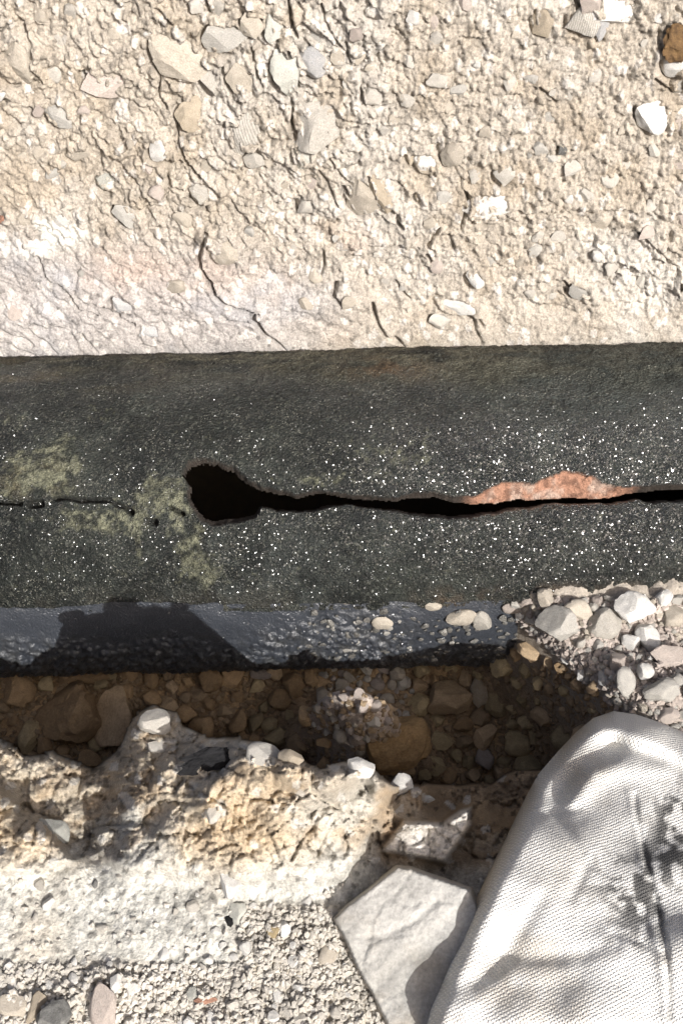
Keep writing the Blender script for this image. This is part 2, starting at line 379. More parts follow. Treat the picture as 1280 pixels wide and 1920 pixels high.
# packed clay in layers, dipping to the right
lay = WT + .42*WX + .010*fbm(WX, WT, 14, 3, 8)
strat = (lay*60) % 1
h += low*(.0016*fbm(WX*.6+WT, lay*4, 26, 4, 9) + .0018*(strat-.5)*smooth(-.2, .4, fbm(WX, WT, 10, 2, 15)))
WCR = [
 ([(387, 436), (380, 460), (372, 482), (376, 502), (394, 528), (403, 552), (420, 565), (444, 577), (484, 587)], 4.6, .012),
 ([(474, 596), (486, 615), (500, 630), (516, 640), (534, 660)], 6.5, .014),
 ([(478, 586), (474, 597)], 3, .008),
 ([(430, 600), (462, 600), (476, 606)], 2.6, .006),
 ([(72, 478), (88, 518), (96, 528), (110, 532), (134, 548), (146, 576), (186, 587)], 2.6, .007),
 ([(198, 572), (214, 586), (230, 596), (250, 606)], 3.6, .008),
 ([(0, 614), (26, 628), (48, 634), (62, 646)], 3, .008), ([(0, 640), (20, 642), (36, 656), (66, 664)], 3, .008),
 ([(34, 606), (52, 614), (72, 634), (92, 646), (108, 664)], 3, .008), ([(152, 620), (168, 640), (180, 662)], 2, .006),
 ([(262, 645), (290, 654)], 2.5, .006), ([(340, 640), (352, 658)], 2, .006),
 ([(697, 570), (702, 596), (710, 618), (722, 634), (748, 646)], 5, .012), ([(735, 632), (756, 650)], 6, .012),
 ([(873, 596), (888, 600), (896, 626), (904, 644)], 4, .010), ([(896, 600), (908, 614)], 2.6, .007),
 ([(821, 428), (812, 446), (803, 460), (814, 468)], 3, .008), ([(802, 472), (808, 490)], 3, .007),
 ([(843, 440), (852, 464)], 2.5, .006),
 ([(872, 360), (876, 385), (866, 410), (864, 430)], 3, .008),
 ([(642, 348), (660, 372), (680, 404)], 4, .009), ([(693, 332), (702, 370), (716, 388), (744, 402), (742, 414), (752, 428)], 4, .009),
 ([(620, 300), (640, 330), (668, 350)], 2.4, .006), ([(596, 316), (612, 340), (622, 366)], 2.2, .005),
 ([(548, 186), (546, 232), (562, 256), (580, 270)], 3, .008), ([(540, 90), (552, 130), (560, 160)], 3.4, .009),
 ([(472, 88), (476, 130), (492, 164)], 3, .008), ([(418, 124), (426, 160), (440, 186), (452, 194)], 4, .009),
 ([(300, 132), (298, 172), (316, 200)], 2.2, .006), ([(328, 216), (334, 260), (340, 280), (352, 312), (374, 338)], 2.8, .007),
 ([(346, 370), (362, 380), (392, 396)], 3, .008), ([(312, 330), (318, 346), (346, 360)], 2.2, .005),
 ([(152, 132), (166, 150), (172, 166), (182, 174)], 3.4, .010), ([(60, 132), (78, 152)], 2.4, .005),
 ([(62, 206), (70, 214), (88, 224)], 2, .005), ([(210, 388), (220, 406), (238, 422)], 3, .007),
 ([(540, 0), (548, 50), (556, 66)], 5, .010), ([(600, 6), (610, 40), (624, 60), (640, 84)], 3, .008),
 ([(290, 14), (308, 28), (320, 42)], 2.4, .006), ([(388, 0), (394, 24)], 3, .008), ([(650, 80), (656, 116)], 2.6, .007),
 ([(676, 160), (684, 196)], 3, .007), ([(616, 360), (630, 384)], 2, .005), ([(552, 276), (562, 314)], 2.4, .006),
 ([(1000, 20), (1002, 54)], 3, .007), ([(604, 470), (608, 500), (600, 520)], 2.6, .007), ([(632, 530), (624, 560), (644, 572)], 3.6, .009),
 ([(740, 526), (752, 548), (768, 560)], 2.0, .005), ([(874, 404), (960, 394), (1050, 396), (1120, 398), (1190, 400)], 2.2, .0035),
 ([(1196, 436), (1226, 462), (1252, 492)], 2.4, .004), ([(1056, 526), (1080, 552), (1100, 560)], 2.6, .006),
 ([(640, 474), (700, 468), (760, 464)], 2, .003), ([(1010, 160), (1026, 176), (1040, 190)], 1.8, .004),
 ([(1228, 150), (1262, 178)], 3, .007), ([(876, 524), (888, 540)], 3, .007), ([(1276, 530), (1280, 560)], 6, .01),
 ([(0, 100), (18, 94), (34, 78)], 2.6, .006), ([(520, 690), (560, 690)], 2, .003),
]
warpu = 5*fbm(WX, WT, 60, 3, 51); warpv = 5*fbm(WX, WT, 60, 3, 52)
crk = np.zeros(WX.shape)
for pts, wd, dp in WCR:
    us = [p[0] for p in pts]; vs = [p[1] for p in pts]
    sel = (WPU > min(us)-30) & (WPU < max(us)+30) & (WPV > min(vs)-30) & (WPV < max(vs)+30)
    if not sel.any(): continue
    d = seg_dist(WPU[sel]+warpu[sel], WPV[sel]+warpv[sel], pts)
    ww = wd*(.55+.6*vnoise(WX[sel]*110, WT[sel]*110, 53))
    g = 1-smooth(ww*.5, ww*.5+2.2, d)
    h[sel] -= dp*g
    # the upper-right lip of each crack stands a little proud
    h[sel] += .0022*np.exp(-(d/16)**2)*(1-g)
    crk[sel] = np.maximum(crk[sel], g)
# each stone sits in its socket: a gap along its lower left side, packed earth along the upper right
for (su, sv, sw, sh, sa, _m, _s, _p, _l) in WS:
    q = (np.abs(WPU-su) < sw+40) & (np.abs(WPV-sv) < sh+40)
    if not q.any(): continue
    a = math.radians(sa); du = WPU[q]-su+warpu[q]; dw = -(WPV[q]-sv)+warpv[q]
    e1 = du*math.cos(a)+dw*math.sin(a); e2 = -du*math.sin(a)+dw*math.cos(a)
    rad = np.hypot(e1/(sw/2), e2/(sh/2)); m_ = math.sqrt(sw*sh)/2; off = (rad-1)*m_
    wgt = np.clip((-du*.75-dw*.66)/(np.hypot(du, dw)+1e-6), -1, 1)
    h[q] -= .007*smooth(.1, .7, wgt)*smooth(-4, 1, off)*smooth(8, 3, off)
    h[q] += .0035*smooth(.1, -.6, wgt)*smooth(-10, -2, off)*smooth(14, 2, off)
h *= (.25+.75*smooth(-.005, .05, WT))
h = np.where(WT < .0, h*.2, h)
WH = h
def wall_h(x, t):
    i = int(np.clip(round((t-wt[0])/.0011), 0, len(wt)-1)); j = int(np.clip(round((x-wx[0])/.0011), 0, len(wx)-1)); return WH[i, j]
WP = P0 + h[..., None]*WN
base = np.zeros(WX.shape+(3,)) + np.array([.405, .365, .31])
base = mix(base, [.46, .43, .385], smooth(-.1, .5, fbm(WX, WT, 12, 4, 61)))
base = mix(base, [.35, .30, .235], .7*smooth(.0, .5, fbm(WX, WT, 25, 4, 62)))
base = mix(base, [.385, .365, .355], .8*low*smooth(760, 420, WPU))
base = mix(base, [.43, .325, .265], .5*smooth(.05, .5, fbm(WX, WT, 16, 3, 63))*(blob(WPU, WPV, 230, 505, 260, 45)+blob(WPU, WPV, 650, 520, 150, 80)))
base = mix(base, [.36, .36, .37], .6*smooth(.1, .5, fbm(WX, WT, 20, 4, 64))*low*smooth(700, 500, WPU))
base = mix(base, [.66, .65, .60], .85*smooth(.1, .6, fbm(WX, WT, 30, 3, 65)+.6)*blob(WPU, WPV, 70, 440, 95, 34, 2))
base = mix(base, [.60, .57, .52], .6*smooth(900, 1150, WPU)*smooth(330, 480, WPV)*smooth(-.2, .4, fbm(WX, WT, 18, 4, 66)))
spk = (gr2 > .93) & (g2 > .4); base[spk] *= .62
spk2 = (gr1 > .9) & (g1 > .4); base[spk2] = base[spk2]*.4+np.array([.62, .59, .55])*.6
base *= (1+.26*fbm(WX, WT, 120, 4, 67))[..., None]
o = obj('trench_wall', grid_mesh('trench_wall', WP, base), mat=M_EARTH); o['kind'] = 'structure'

def wall_stone(name, px, py, wpx, hpx, ang, matk, seed, proud, me):
    x, t, k = on_wall(px, py); sc = k/FPX
    a = math.radians(ang); X = RIGHT0*math.cos(a)+WU*math.sin(a); Y = -RIGHT0*math.sin(a)+WU*math.cos(a)
    tl = np.array([RNG.normal()*.16, RNG.normal()*.16]); Z = WN+X*tl[0]+Y*tl[1]; Z /= np.linalg.norm(Z)
    X = X-Z*(X@Z); X /= np.linalg.norm(X); Y = np.cross(Z, X)
    dx, dy = wpx*sc/2, hpx*sc/2; dz = .55*min(dx, dy)
    P = WO+RIGHT0*x+WU*t+WN*(wall_h(x, t)+dz*(proud*2-1)*.8)
    o = obj(name, me); place(o, P, X, Y, Z, (dx*1.06, dy*1.06, dz)); return o
for (px, py, wpx, hpx, ang, mk, seed, proud, lab) in WS:
    me = stone_mesh('wall_stone', seed, 4 if max(wpx, hpx) > 45 else 3, 14, .56, .22 if mk == 'rust' else .075); me.materials.append(S[mk])
    nm = 'earth_clod' if mk == 'rust' else ('pebble' if max(wpx, hpx) < 30 else 'wall_stone')
    tag(wall_stone(nm, px, py, wpx, hpx, ang, mk, seed, proud, me), lab, 'clod' if mk == 'rust' else ('pebble' if nm == 'pebble' else 'stone'))
# many small stones showing all over the wall
r = random.Random(8); placed = [(s[0], s[1], max(s[2], s[3])*.5) for s in WS]; cnt = 0
while cnt < 130:
    px, py = r.uniform(-10, 1290), r.uniform(-10, 600)
    sz = r.uniform(12, 30)
    if py > 470 and px < 700 and r.random() < .75: continue
    if any((px-a)**2+(py-b)**2 < (c+sz*.6)**2 for a, b, c in placed): continue
    placed.append((px, py, sz*.5)); cnt += 1
    mk = r.choice(['cream', 'cream', 'pale', 'pale', 'pale', 'rose', 'grey', 'white'])
    o = wall_stone('small_stone', px, py, sz*r.uniform(.8, 1.4), sz, r.uniform(0, 180), mk, 0, r.uniform(.2, .5), shared_stone('ang', r.randrange(6), mk))
    tag(o, *zone_label('wall', px, py, mk))

# ================================================================== PIPE
R = .150
def on_pipe(px, py, rad=R):
    """photo pixel -> (x, alpha); alpha = angle up from the camera-facing line"""
    r_ = ray(px, py); a = r_[1]**2+r_[2]**2; b = 2*(CAM[1]*r_[1]+CAM[2]*r_[2]); c = CAM[1]**2+CAM[2]**2-rad**2
    disc = b*b-4*a*c
    k = (-b-math.sqrt(max(disc, 0)))/(2*a); P = CAM+r_*k
    return P[0], math.atan2(P@UP0, -(P@FWD))
def pipe_pt(X, A, rad):
    return np.stack([X, rad*(np.sin(A)*UP0[1]-np.cos(A)*FWD[1]), rad*(np.sin(A)*UP0[2]-np.cos(A)*FWD[2])], -1)
px_ = np.arange(-.42, .4201, .001); pa_ = np.radians(np.arange(-44, 104, .36))
PX, PA = np.meshgrid(px_, pa_); AR = PA*R
PU, PV = project(pipe_pt(PX, PA, R))
hp = .0016*fbm(PX, AR, 18, 4, 101) + .0016*fbm(PX, AR, 70, 4, 102) + .0010*fbm(PX, AR, 220, 3, 107)
cg1, cr1 = grain(PX, AR, 240, 103); cg2, cr2 = grain(PX, AR, 430, 104)
hp += .0009*cg1*smooth(.3, .6, vnoise(PX*40, AR*40, 105)) + .0006*cg2
# caved-in lips beside the split, towards the right
cl_pts = [(340, 930), (500, 925), (640, 935), (760, 945), (900, 940), (1040, 925), (1280, 915)]
cline = np.interp(PU, [p[0] for p in cl_pts], [p[1] for p in cl_pts])
dv = cline-PV
cave = smooth(700, 1000, PU)
hp -= .010*cave*smooth(115, 5, dv)*(dv > 0) + .010*cave*smooth(-40, 0, dv)*(dv <= 0)
# lower right lip stands proud of the left part
step = smooth(0, 9, PU-(372+.22*(PV-980))+6*fbm(PX, AR, 60, 3, 106))*smooth(950, 985, PV)
hp += .0022*step
# the split: outer break line, and the open hole inside it
OUT = [(342, 885), (350, 862), (372, 854), (408, 862), (440, 872), (466, 896), (486, 908), (520, 916), (560, 926), (600, 917), (640, 924), (700, 929), (744, 932),
       (776, 921), (820, 922), (858, 928), (892, 930), (912, 914), (940, 902), (975, 902), (1004, 900), (1034, 888), (1056, 879), (1084, 880), (1112, 888), (1130, 902), (1160, 908), (1190, 910), (1230, 905), (1285, 902), (1420, 898),
       (1420, 940), (1285, 938), (1240, 944), (1200, 938), (1150, 944), (1100, 946), (1050, 944), (1000, 950), (960, 956), (920, 964), (880, 972), (840, 974), (800, 968), (760, 962), (700, 958), (660, 948), (620, 952), (586, 960), (548, 964), (510, 958), (492, 952), (478, 972), (440, 980), (404, 986), (376, 980), (362, 960), (348, 930), (352, 908)]
INN = [(346, 890), (354, 866), (374, 860), (406, 868), (436, 878), (460, 900), (484, 914), (520, 922), (560, 932), (600, 924), (640, 931), (700, 936), (744, 939),
       (776, 930), (820, 932), (858, 940), (892, 944), (912, 944), (940, 940), (975, 936), (1004, 935), (1034, 934), (1056, 932), (1084, 930), (1112, 934), (1130, 934), (1160, 930), (1190, 924), (1230, 916), (1285, 912), (1420, 908),
       (1420, 934), (1285, 932), (1240, 938), (1200, 934), (1150, 941), (1100, 943), (1050, 941), (1000, 946), (960, 951), (920, 958), (880, 966), (840, 968), (800, 962), (760, 956), (700, 952), (660, 943), (620, 946), (586, 954), (548, 958), (510, 952), (490, 946), (472, 964), (438, 972), (404, 978), (382, 974), (368, 956), (354, 928), (358, 908)]
jw = 5*fbm(PX, AR, 95, 4, 110); jv = 5*fbm(PX, AR, 95, 4, 111)
dO = np.full(PX.shape, -99.0); dI = dO.copy()
sel = (PV > 820) & (PV < 1010) & (PU > 310)
dO[sel] = poly_sdf(PU[sel]+jw[sel], PV[sel]+jv[sel], OUT); dI[sel] = poly_sdf(PU[sel]+jw[sel], PV[sel]+jv[sel], INN)
brk = smooth(-.5, 1.5, dO)
frac = np.clip(np.where(dO > 0, dO/(dO+np.maximum(-dI, 0)+1e-6), 0), 0, 1)
hp -= brk*(.0025+.013*frac**.8) - brk*(1-frac)*.002*facet(PX, AR, 150, 112)
# thin old crack running in from the left
d2 = seg_dist(PU+jw, PV+jv, [(-200, 940), (0, 943), (40, 944)]); d3 = seg_dist(PU+jw*.8, PV+jv*.8, [(60, 944), (76, 944)]); d4 = seg_dist(PU+jw*.8, PV+jv*.8, [(104, 934), (140, 936), (200, 938), (228, 950), (250, 962)])
d5 = seg_dist(PU+jw, PV+jv, [(318, 952), (344, 966)]); d6 = seg_dist(PU+jw, PV+jv, [(278, 978), (292, 980)])
thin = np.maximum.reduce([1-smooth(2.2, 5, d2), 1-smooth(5, 9, d3), 1-smooth(2.6, 5.5, d4), 1-smooth(2, 5, d5), 1-smooth(3, 7, d6)])
hp -= .012*thin
# pale crusty deposits
dep = np.clip(blob(PU, PV, 70, 890, 75, 45) + blob(PU, PV, 120, 850, 28, 40) + blob(PU, PV, 190, 975, 70, 26) + .9*blob(PU, PV, 310, 930, 60, 40) + blob(PU, PV, 352, 1010, 28, 70)
              + .7*blob(PU, PV, 390, 1075, 26, 46) + .5*blob(PU, PV, 195, 772, 32, 16) + .35*blob(PU, PV, 20, 800, 40, 20) + .55*blob(PU, PV, 590, 900, 60, 14) + .45*blob(PU, PV, 760, 850, 60, 30) + .8*blob(PU, PV, 258, 990, 8, 60) + .3*blob(PU, PV, 680, 870, 60, 40), 0, 1)
dep = smooth(.30, .85, dep*.95+.8*fbm(PX, AR, 140, 4, 120, .75))
hp += .0022*dep*(.5+.5*fbm(PX, AR, 110, 3, 121)+.6*cg1)
# ragged lower rim, turned in
rim = 1136 - .020*(PU-100)*(PU > 100)*.9 + 4*fbm(PX, AR, 50, 4, 122) + 6*fbm(PX, AR, 12, 2, 123)
hp -= .010*smooth(0, 9, PV-rim)
rr = R+hp
PP = pipe_pt(PX, PA, rr)
keepv = (dI < 0) & (PV < rim+26)
keep = keepv[:-1, :-1] & keepv[1:, 1:] & keepv[:-1, 1:] & keepv[1:, :-1]
# colours
pc = np.zeros(PX.shape+(3,)) + np.array([.026, .029, .026])
pc = mix(pc, [.055, .059, .052], smooth(-.2, .5, fbm(PX, AR, 30, 4, 130)))
pc = mix(pc, [.016, .019, .018], .8*smooth(.0, .5, fbm(PX, AR, 13, 4, 131)))
pc = mix(pc, [.085, .090, .086], .75*step*smooth(1000, 400, PU)*smooth(-.4, .3, fbm(PX, AR, 40, 4, 132)))
lit_dust = smooth(735, 668, PV+18*fbm(PX, AR, 25, 4, 133)+.012*(640-PU)*2)
pc = mix(pc, [.27, .23, .165], .85*lit_dust*smooth(-.6, .2, fbm(PX*.6, AR, 60, 4, 143)))  # dust on the top strip, colour lifted to make up for grazing sun
pc = mix(pc, [.15, .11, .06], .7*smooth(.0, .5, fbm(PX*.4, AR, 50, 4, 134))*smooth(760, 690, PV)*smooth(420, 120, PU))
pc = mix(pc, [.19, .10, .05], .7*blob(PU, PV, 725, 690, 75, 22)*smooth(-.3, .3, fbm(PX, AR, 70, 3, 135)))
pc = mix(pc, [.085, .095, .090], .6*smooth(760, 1150, PU)*smooth(900, 700, PV))
pc = mix(pc, [.42, .39, .28], .85*dep*smooth(-.55, .25, fbm(PX, AR, 190, 3, 144)))
pc = mix(pc, [.27, .21, .12], .6*blob(PU, PV, 60, 900, 60, 30)*smooth(-.2, .3, fbm(PX, AR, 90, 3, 136)))
pc = mix(pc, [.20, .13, .09], .7*smooth(1085, 1120, PV+.02*(PU-800)*(PU > 800))*smooth(740, 860, PU)*smooth(-.4, .2, fbm(PX, AR, 60, 3, 137)))
pc = mix(pc, [.10, .085, .07], .5*smooth(1090, 1125, PV)*smooth(-.2, .3, fbm(PX, AR, 40, 3, 138)))
pc *= (1+.55*fbm(PX, AR, 150, 4, 139))[..., None]
fl = (cr2 > .93) & (cg2 > .45); pc[fl] = pc[fl]*.5+np.array([.20, .195, .17])*.5
core = np.zeros(PX.shape+(3,))+np.array([.34, .19, .13])
core = mix(core, [.42, .31, .25], smooth(-.1, .4, fbm(PX, AR, 90, 3, 140))); core = mix(core, [.13, .07, .05], .7*smooth(.15, .5, fbm(PX, AR, 130, 3, 141)))
rusty = smooth(860, 900, PU)*smooth(1215, 1175, PU)*(PV+jv < np.interp(PU, [840, 900, 1000, 1100, 1200], [946, 944, 939, 936, 930]))  # pinkish only where the sun reaches the upper break
core = mix(np.zeros(PX.shape+(3,))+np.array([.05, .042, .036]), core, rusty)  # rest of the broken core painted dark for its shade
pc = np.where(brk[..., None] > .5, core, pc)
pc = mix(pc, [.012, .012, .011], .8*thin)
# wetness (alpha): wetter to the right of the split
wet = np.clip(.34 + .62*smooth(560, 980, PU)*smooth(1140, 1000, PV)*smooth(760, 820, PV) - .5*dep - .5*lit_dust + .3*fbm(PX, AR, 14, 3, 142), 0, 1)
wet = np.where(brk > .5, 0, wet)
pc = np.where(brk[..., None] > .5, pc, pc*np.array([.43, .47, .455]))
pcol = np.concatenate([pc, wet[..., None]], -1)

def pipe_mat():
    m, nt, b = mat_base('tarred_crust'); L = nt.links.new
    tc = N(nt, 'ShaderNodeTexCoord').outputs['Object']; ca = N(nt, 'ShaderNodeVertexColor', layer_name='Col')
    n1 = noise(nt, 700, 5, .7, tc); n2 = N(nt, 'ShaderNodeTexVoronoi', Scale=620); L(tc, n2.inputs['Vector'])
    mr = N(nt, 'ShaderNodeMapRange'); mr.inputs['From Min'].default_value = .3; mr.inputs['From Max'].default_value = .7
    mr.inputs['To Min'].default_value = .3; mr.inputs['To Max'].default_value = 1.6; L(n1.outputs['Fac'], mr.inputs['Value'])
    mx = N(nt, 'ShaderNodeMix', data_type='RGBA', blend_type='MULTIPLY'); mx.inputs['Factor'].default_value = 1
    L(ca.outputs['Color'], mx.inputs[6]); L(mr.outputs[0], mx.inputs[7]); L(mx.outputs[2], b.inputs['Base Color'])
    # wet facets: each tiny grain carries its own slope under the water film
    vo = N(nt, 'ShaderNodeTexVoronoi', Scale=720); L(tc, vo.inputs['Vector'])
    sb = N(nt, 'ShaderNodeVectorMath', operation='SUBTRACT'); L(vo.outputs['Color'], sb.inputs[0]); sb.inputs[1].default_value = (.5, .5, .5)
    sc_ = N(nt, 'ShaderNodeVectorMath', operation='SCALE'); sc_.inputs['Scale'].default_value = 1.25; L(sb.outputs[0], sc_.inputs[0])
    ge = N(nt, 'ShaderNodeNewGeometry'); av = N(nt, 'ShaderNodeVectorMath', operation='ADD'); L(ge.outputs['Normal'], av.inputs[0]); L(sc_.outputs[0], av.inputs[1])
    nv = N(nt, 'ShaderNodeVectorMath', operation='NORMALIZE'); L(av.outputs[0], nv.inputs[0]); L(nv.outputs[0], b.inputs['Coat Normal'])
    L(ca.outputs['Alpha'], b.inputs['Coat Weight']); b.inputs['Coat Roughness'].default_value = .13
    # pale mineral flecks
    n3_ = noise(nt, 760, 3, .65, tc); n4_ = noise(nt, 45, 4, .6, tc)
    f1 = N(nt, 'ShaderNodeMapRange'); f1.inputs['From Min'].default_value = .58; f1.inputs['From Max'].default_value = .66; L(n3_.outputs['Fac'], f1.inputs['Value'])
    f2 = N(nt, 'ShaderNodeMapRange'); f2.inputs['From Min'].default_value = .38; f2.inputs['From Max'].default_value = .66; L(n4_.outputs['Fac'], f2.inputs['Value'])
    f3 = N(nt, 'ShaderNodeMath', operation='MULTIPLY'); L(f1.outputs[0], f3.inputs[0]); L(f2.outputs[0], f3.inputs[1])
    fm = N(nt, 'ShaderNodeMix', data_type='RGBA'); fm.inputs[7].default_value = (.27, .265, .22, 1); L(f3.outputs[0], fm.inputs['Factor']); L(mx.outputs[2], fm.inputs[6])
    L(fm.outputs[2], b.inputs['Base Color'])
    ro = N(nt, 'ShaderNodeMapRange'); ro.inputs['To Min'].default_value = .55; ro.inputs['To Max'].default_value = .16; L(ca.outputs['Alpha'], ro.inputs['Value'])
    L(ro.outputs[0], b.inputs['Roughness'])
    sp = N(nt, 'ShaderNodeMapRange'); sp.inputs['To Min'].default_value = .3; sp.inputs['To Max'].default_value = .8; L(ca.outputs['Alpha'], sp.inputs['Value'])
    L(sp.outputs[0], b.inputs['Specular IOR Level'])
    ad = N(nt, 'ShaderNodeMath', operation='ADD'); L(n1.outputs['Fac'], ad.inputs[0]); L(n2.outputs['Distance'], ad.inputs[1])
    bp = N(nt, 'ShaderNodeBump', Strength=.9, Distance=.0026); L(ad.outputs[0], bp.inputs['Height']); L(bp.outputs[0], b.inputs['Normal'])
    return m
M_CRUST = pipe_mat()
M_CORE = earth_mat('broken_core', bump=.9, rough=.85, scale=600, var=.35, dist=.002)
M_STEEL, nt_, b_ = mat_base('wet_black_coating')
tc_ = N(nt_, 'ShaderNodeTexCoord').outputs['Object']; nn_ = noise(nt_, 60, 4, .6, tc_); nf_ = noise(nt_, 500, 4, .6, tc_)
rp_ = N(nt_, 'ShaderNodeMix', data_type='RGBA'); rp_.inputs[6].default_value = (.020, .024, .030, 1); rp_.inputs[7].default_value = (.050, .056, .068, 1)
ca_ = N(nt_, 'ShaderNodeVertexColor', layer_name='Col'); nt_.links.new(ca_.outputs['Color'], rp_.inputs[6])
nt_.links.new(nn_.outputs['Fac'], rp_.inputs['Factor']); nt_.links.new(rp_.outputs[2], b_.inputs['Base Color'])
vo_ = N(nt_, 'ShaderNodeTexVoronoi', Scale=520); nt_.links.new(tc_, vo_.inputs['Vector'])
sb_ = N(nt_, 'ShaderNodeVectorMath', operation='SUBTRACT'); nt_.links.new(vo_.outputs['Color'], sb_.inputs[0]); sb_.inputs[1].default_value = (.5, .5, .5)
sk_ = N(nt_, 'ShaderNodeVectorMath', operation='SCALE'); sk_.inputs['Scale'].default_value = 1.7; nt_.links.new(sb_.outputs[0], sk_.inputs[0])
ge_ = N(nt_, 'ShaderNodeNewGeometry'); av_ = N(nt_, 'ShaderNodeVectorMath', operation='ADD'); nt_.links.new(ge_.outputs['Normal'], av_.inputs[0]); nt_.links.new(sk_.outputs[0], av_.inputs[1])
nv_ = N(nt_, 'ShaderNodeVectorMath', operation='NORMALIZE'); nt_.links.new(av_.outputs[0], nv_.inputs[0]); nt_.links.new(nv_.outputs[0], b_.inputs['Coat Normal'])
nt_.links.new(ca_.outputs['Alpha'], b_.inputs['Coat Weight']); b_.inputs['Coat Roughness'].default_value = .12
ad_ = N(nt_, 'ShaderNodeMath', operation='ADD'); nt_.links.new(nn_.outputs['Fac'], ad_.inputs[0]); nt_.links.new(nf_.outputs['Fac'], ad_.inputs[1])
bp_ = N(nt_, 'ShaderNodeBump', Strength=.6, Distance=.002); nt_.links.new(ad_.outputs[0], bp_.inputs['Height']); nt_.links.new(bp_.outputs[0], b_.inputs['Normal'])
b_.inputs['Roughness'].default_value = .3; b_.inputs['Specular IOR Level'].default_value = .9
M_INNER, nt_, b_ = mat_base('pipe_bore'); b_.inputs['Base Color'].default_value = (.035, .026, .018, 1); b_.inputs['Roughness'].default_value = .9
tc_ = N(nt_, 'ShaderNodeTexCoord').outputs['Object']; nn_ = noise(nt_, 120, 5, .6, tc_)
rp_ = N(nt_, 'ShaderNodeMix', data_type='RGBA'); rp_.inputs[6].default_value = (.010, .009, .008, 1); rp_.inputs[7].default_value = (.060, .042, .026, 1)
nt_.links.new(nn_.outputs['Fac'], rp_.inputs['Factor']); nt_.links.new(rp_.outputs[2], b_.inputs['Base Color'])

pipe = empty('pipe', (0, 0, -R))
tag(pipe, 'dark tarred water pipe split lengthwise by a ragged crack, lying across the trench', 'pipe')
def pipe_part(name, me, mat):
    o = obj(name, me, pipe, mat); o.matrix_parent_inverse = Matrix.Translation((0, 0, R)); return o
isb = (brk > .5); isbf = isb[:-1, :-1] & isb[1:, 1:] & isb[:-1, 1:] & isb[1:, :-1]
pipe_part('outer_crust', grid_mesh('outer_crust', PP, pcol, keep & ~isbf), M_CRUST)
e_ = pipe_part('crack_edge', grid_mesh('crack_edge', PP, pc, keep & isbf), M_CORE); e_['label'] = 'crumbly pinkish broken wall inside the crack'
# smooth underside, below the broken rim of the crust
fx = np.arange(-.42, .4201, .0015); fa = np.radians(np.arange(-120, -28, .55)); FX, FA = np.meshgrid(fx, fa)
fh = .0010*fbm(FX, FA*R, 14, 3, 150)+.0004*fbm(FX, FA*R, 60, 3, 151)
FU, FV = project(pipe_pt(FX, FA, R-.0075))
gritw = np.clip(smooth(1176, 1226, FV+26*fbm(FX, FA*R, 20, 3, 153)) + .8*blob(FU, FV, 660, 1190, 120, 60), 0, 1)
fg, fr = grain(FX, FA*R, 170, 154); fg2, fr2 = grain(FX, FA*R, 330, 155)
fh += gritw*(.0030*fg*(fr > .35)+.0018*fg2+.002*fbm(FX, FA*R, 40, 3, 156))
fcol = np.concatenate([mix(np.zeros(FX.shape+(3,))+np.array([.024, .028, .035]), [.050, .050, .046], gritw*smooth(-.3, .4, fbm(FX, FA*R, 90, 3, 157))), np.clip(.10+.75*gritw*smooth(500, 600, FU), 0, 1)[..., None]], -1)
u_ = pipe_part('lower_flank', grid_mesh('lower_flank', pipe_pt(FX, FA, R-.0075+fh), fcol), M_STEEL); u_['label'] = 'smooth wet blue-black lower side of the pipe'
# back of the pipe (in the wall) and the bore
ba = np.radians(np.arange(100, 246, 4)); BX, BA = np.meshgrid(np.linspace(-.42, .42, 30), ba)
pipe_part('back_shell', grid_mesh('back_shell', pipe_pt(BX, BA, R-.004)), M_CRUST)
ra = np.radians(np.arange(0, 361, 4))
for x0, x1 in ((-.9, -.415), (.415, .9)):        # the run of pipe outside the picture, far end closed up to keep light out
    QX, QA = np.meshgrid(np.linspace(x0, x1, 16), ra); QR = np.full(QX.shape, R-.002)
    far = 0 if x0 < 0 else -1; QR[:, far] = .002; QX[:, far] = QX[:, 1 if far == 0 else -2]
    pipe_part('pipe_run', grid_mesh('pipe_run', pipe_pt(QX, QA, QR)), M_CRUST)
ia = np.radians(np.arange(0, 361, 3)); IX, IA = np.meshgrid(np.linspace(-.80, .80, 220), ia)
ih = .002*fbm(IX, np.sin(IA)*.1, 20, 3, 152)
IPU, IPV = project(pipe_pt(IX, IA, R-.014)); opening = (np.cos(IA) > 0) & (np.abs(IX) < .43) & (IPV > 800) & (IPV < 1030)
kv = ~opening
pipe_part('bore', grid_mesh('bore', pipe_pt(IX, IA, R-.034+ih), None, kv[:-1, :-1] | kv[1:, 1:]), M_INNER)

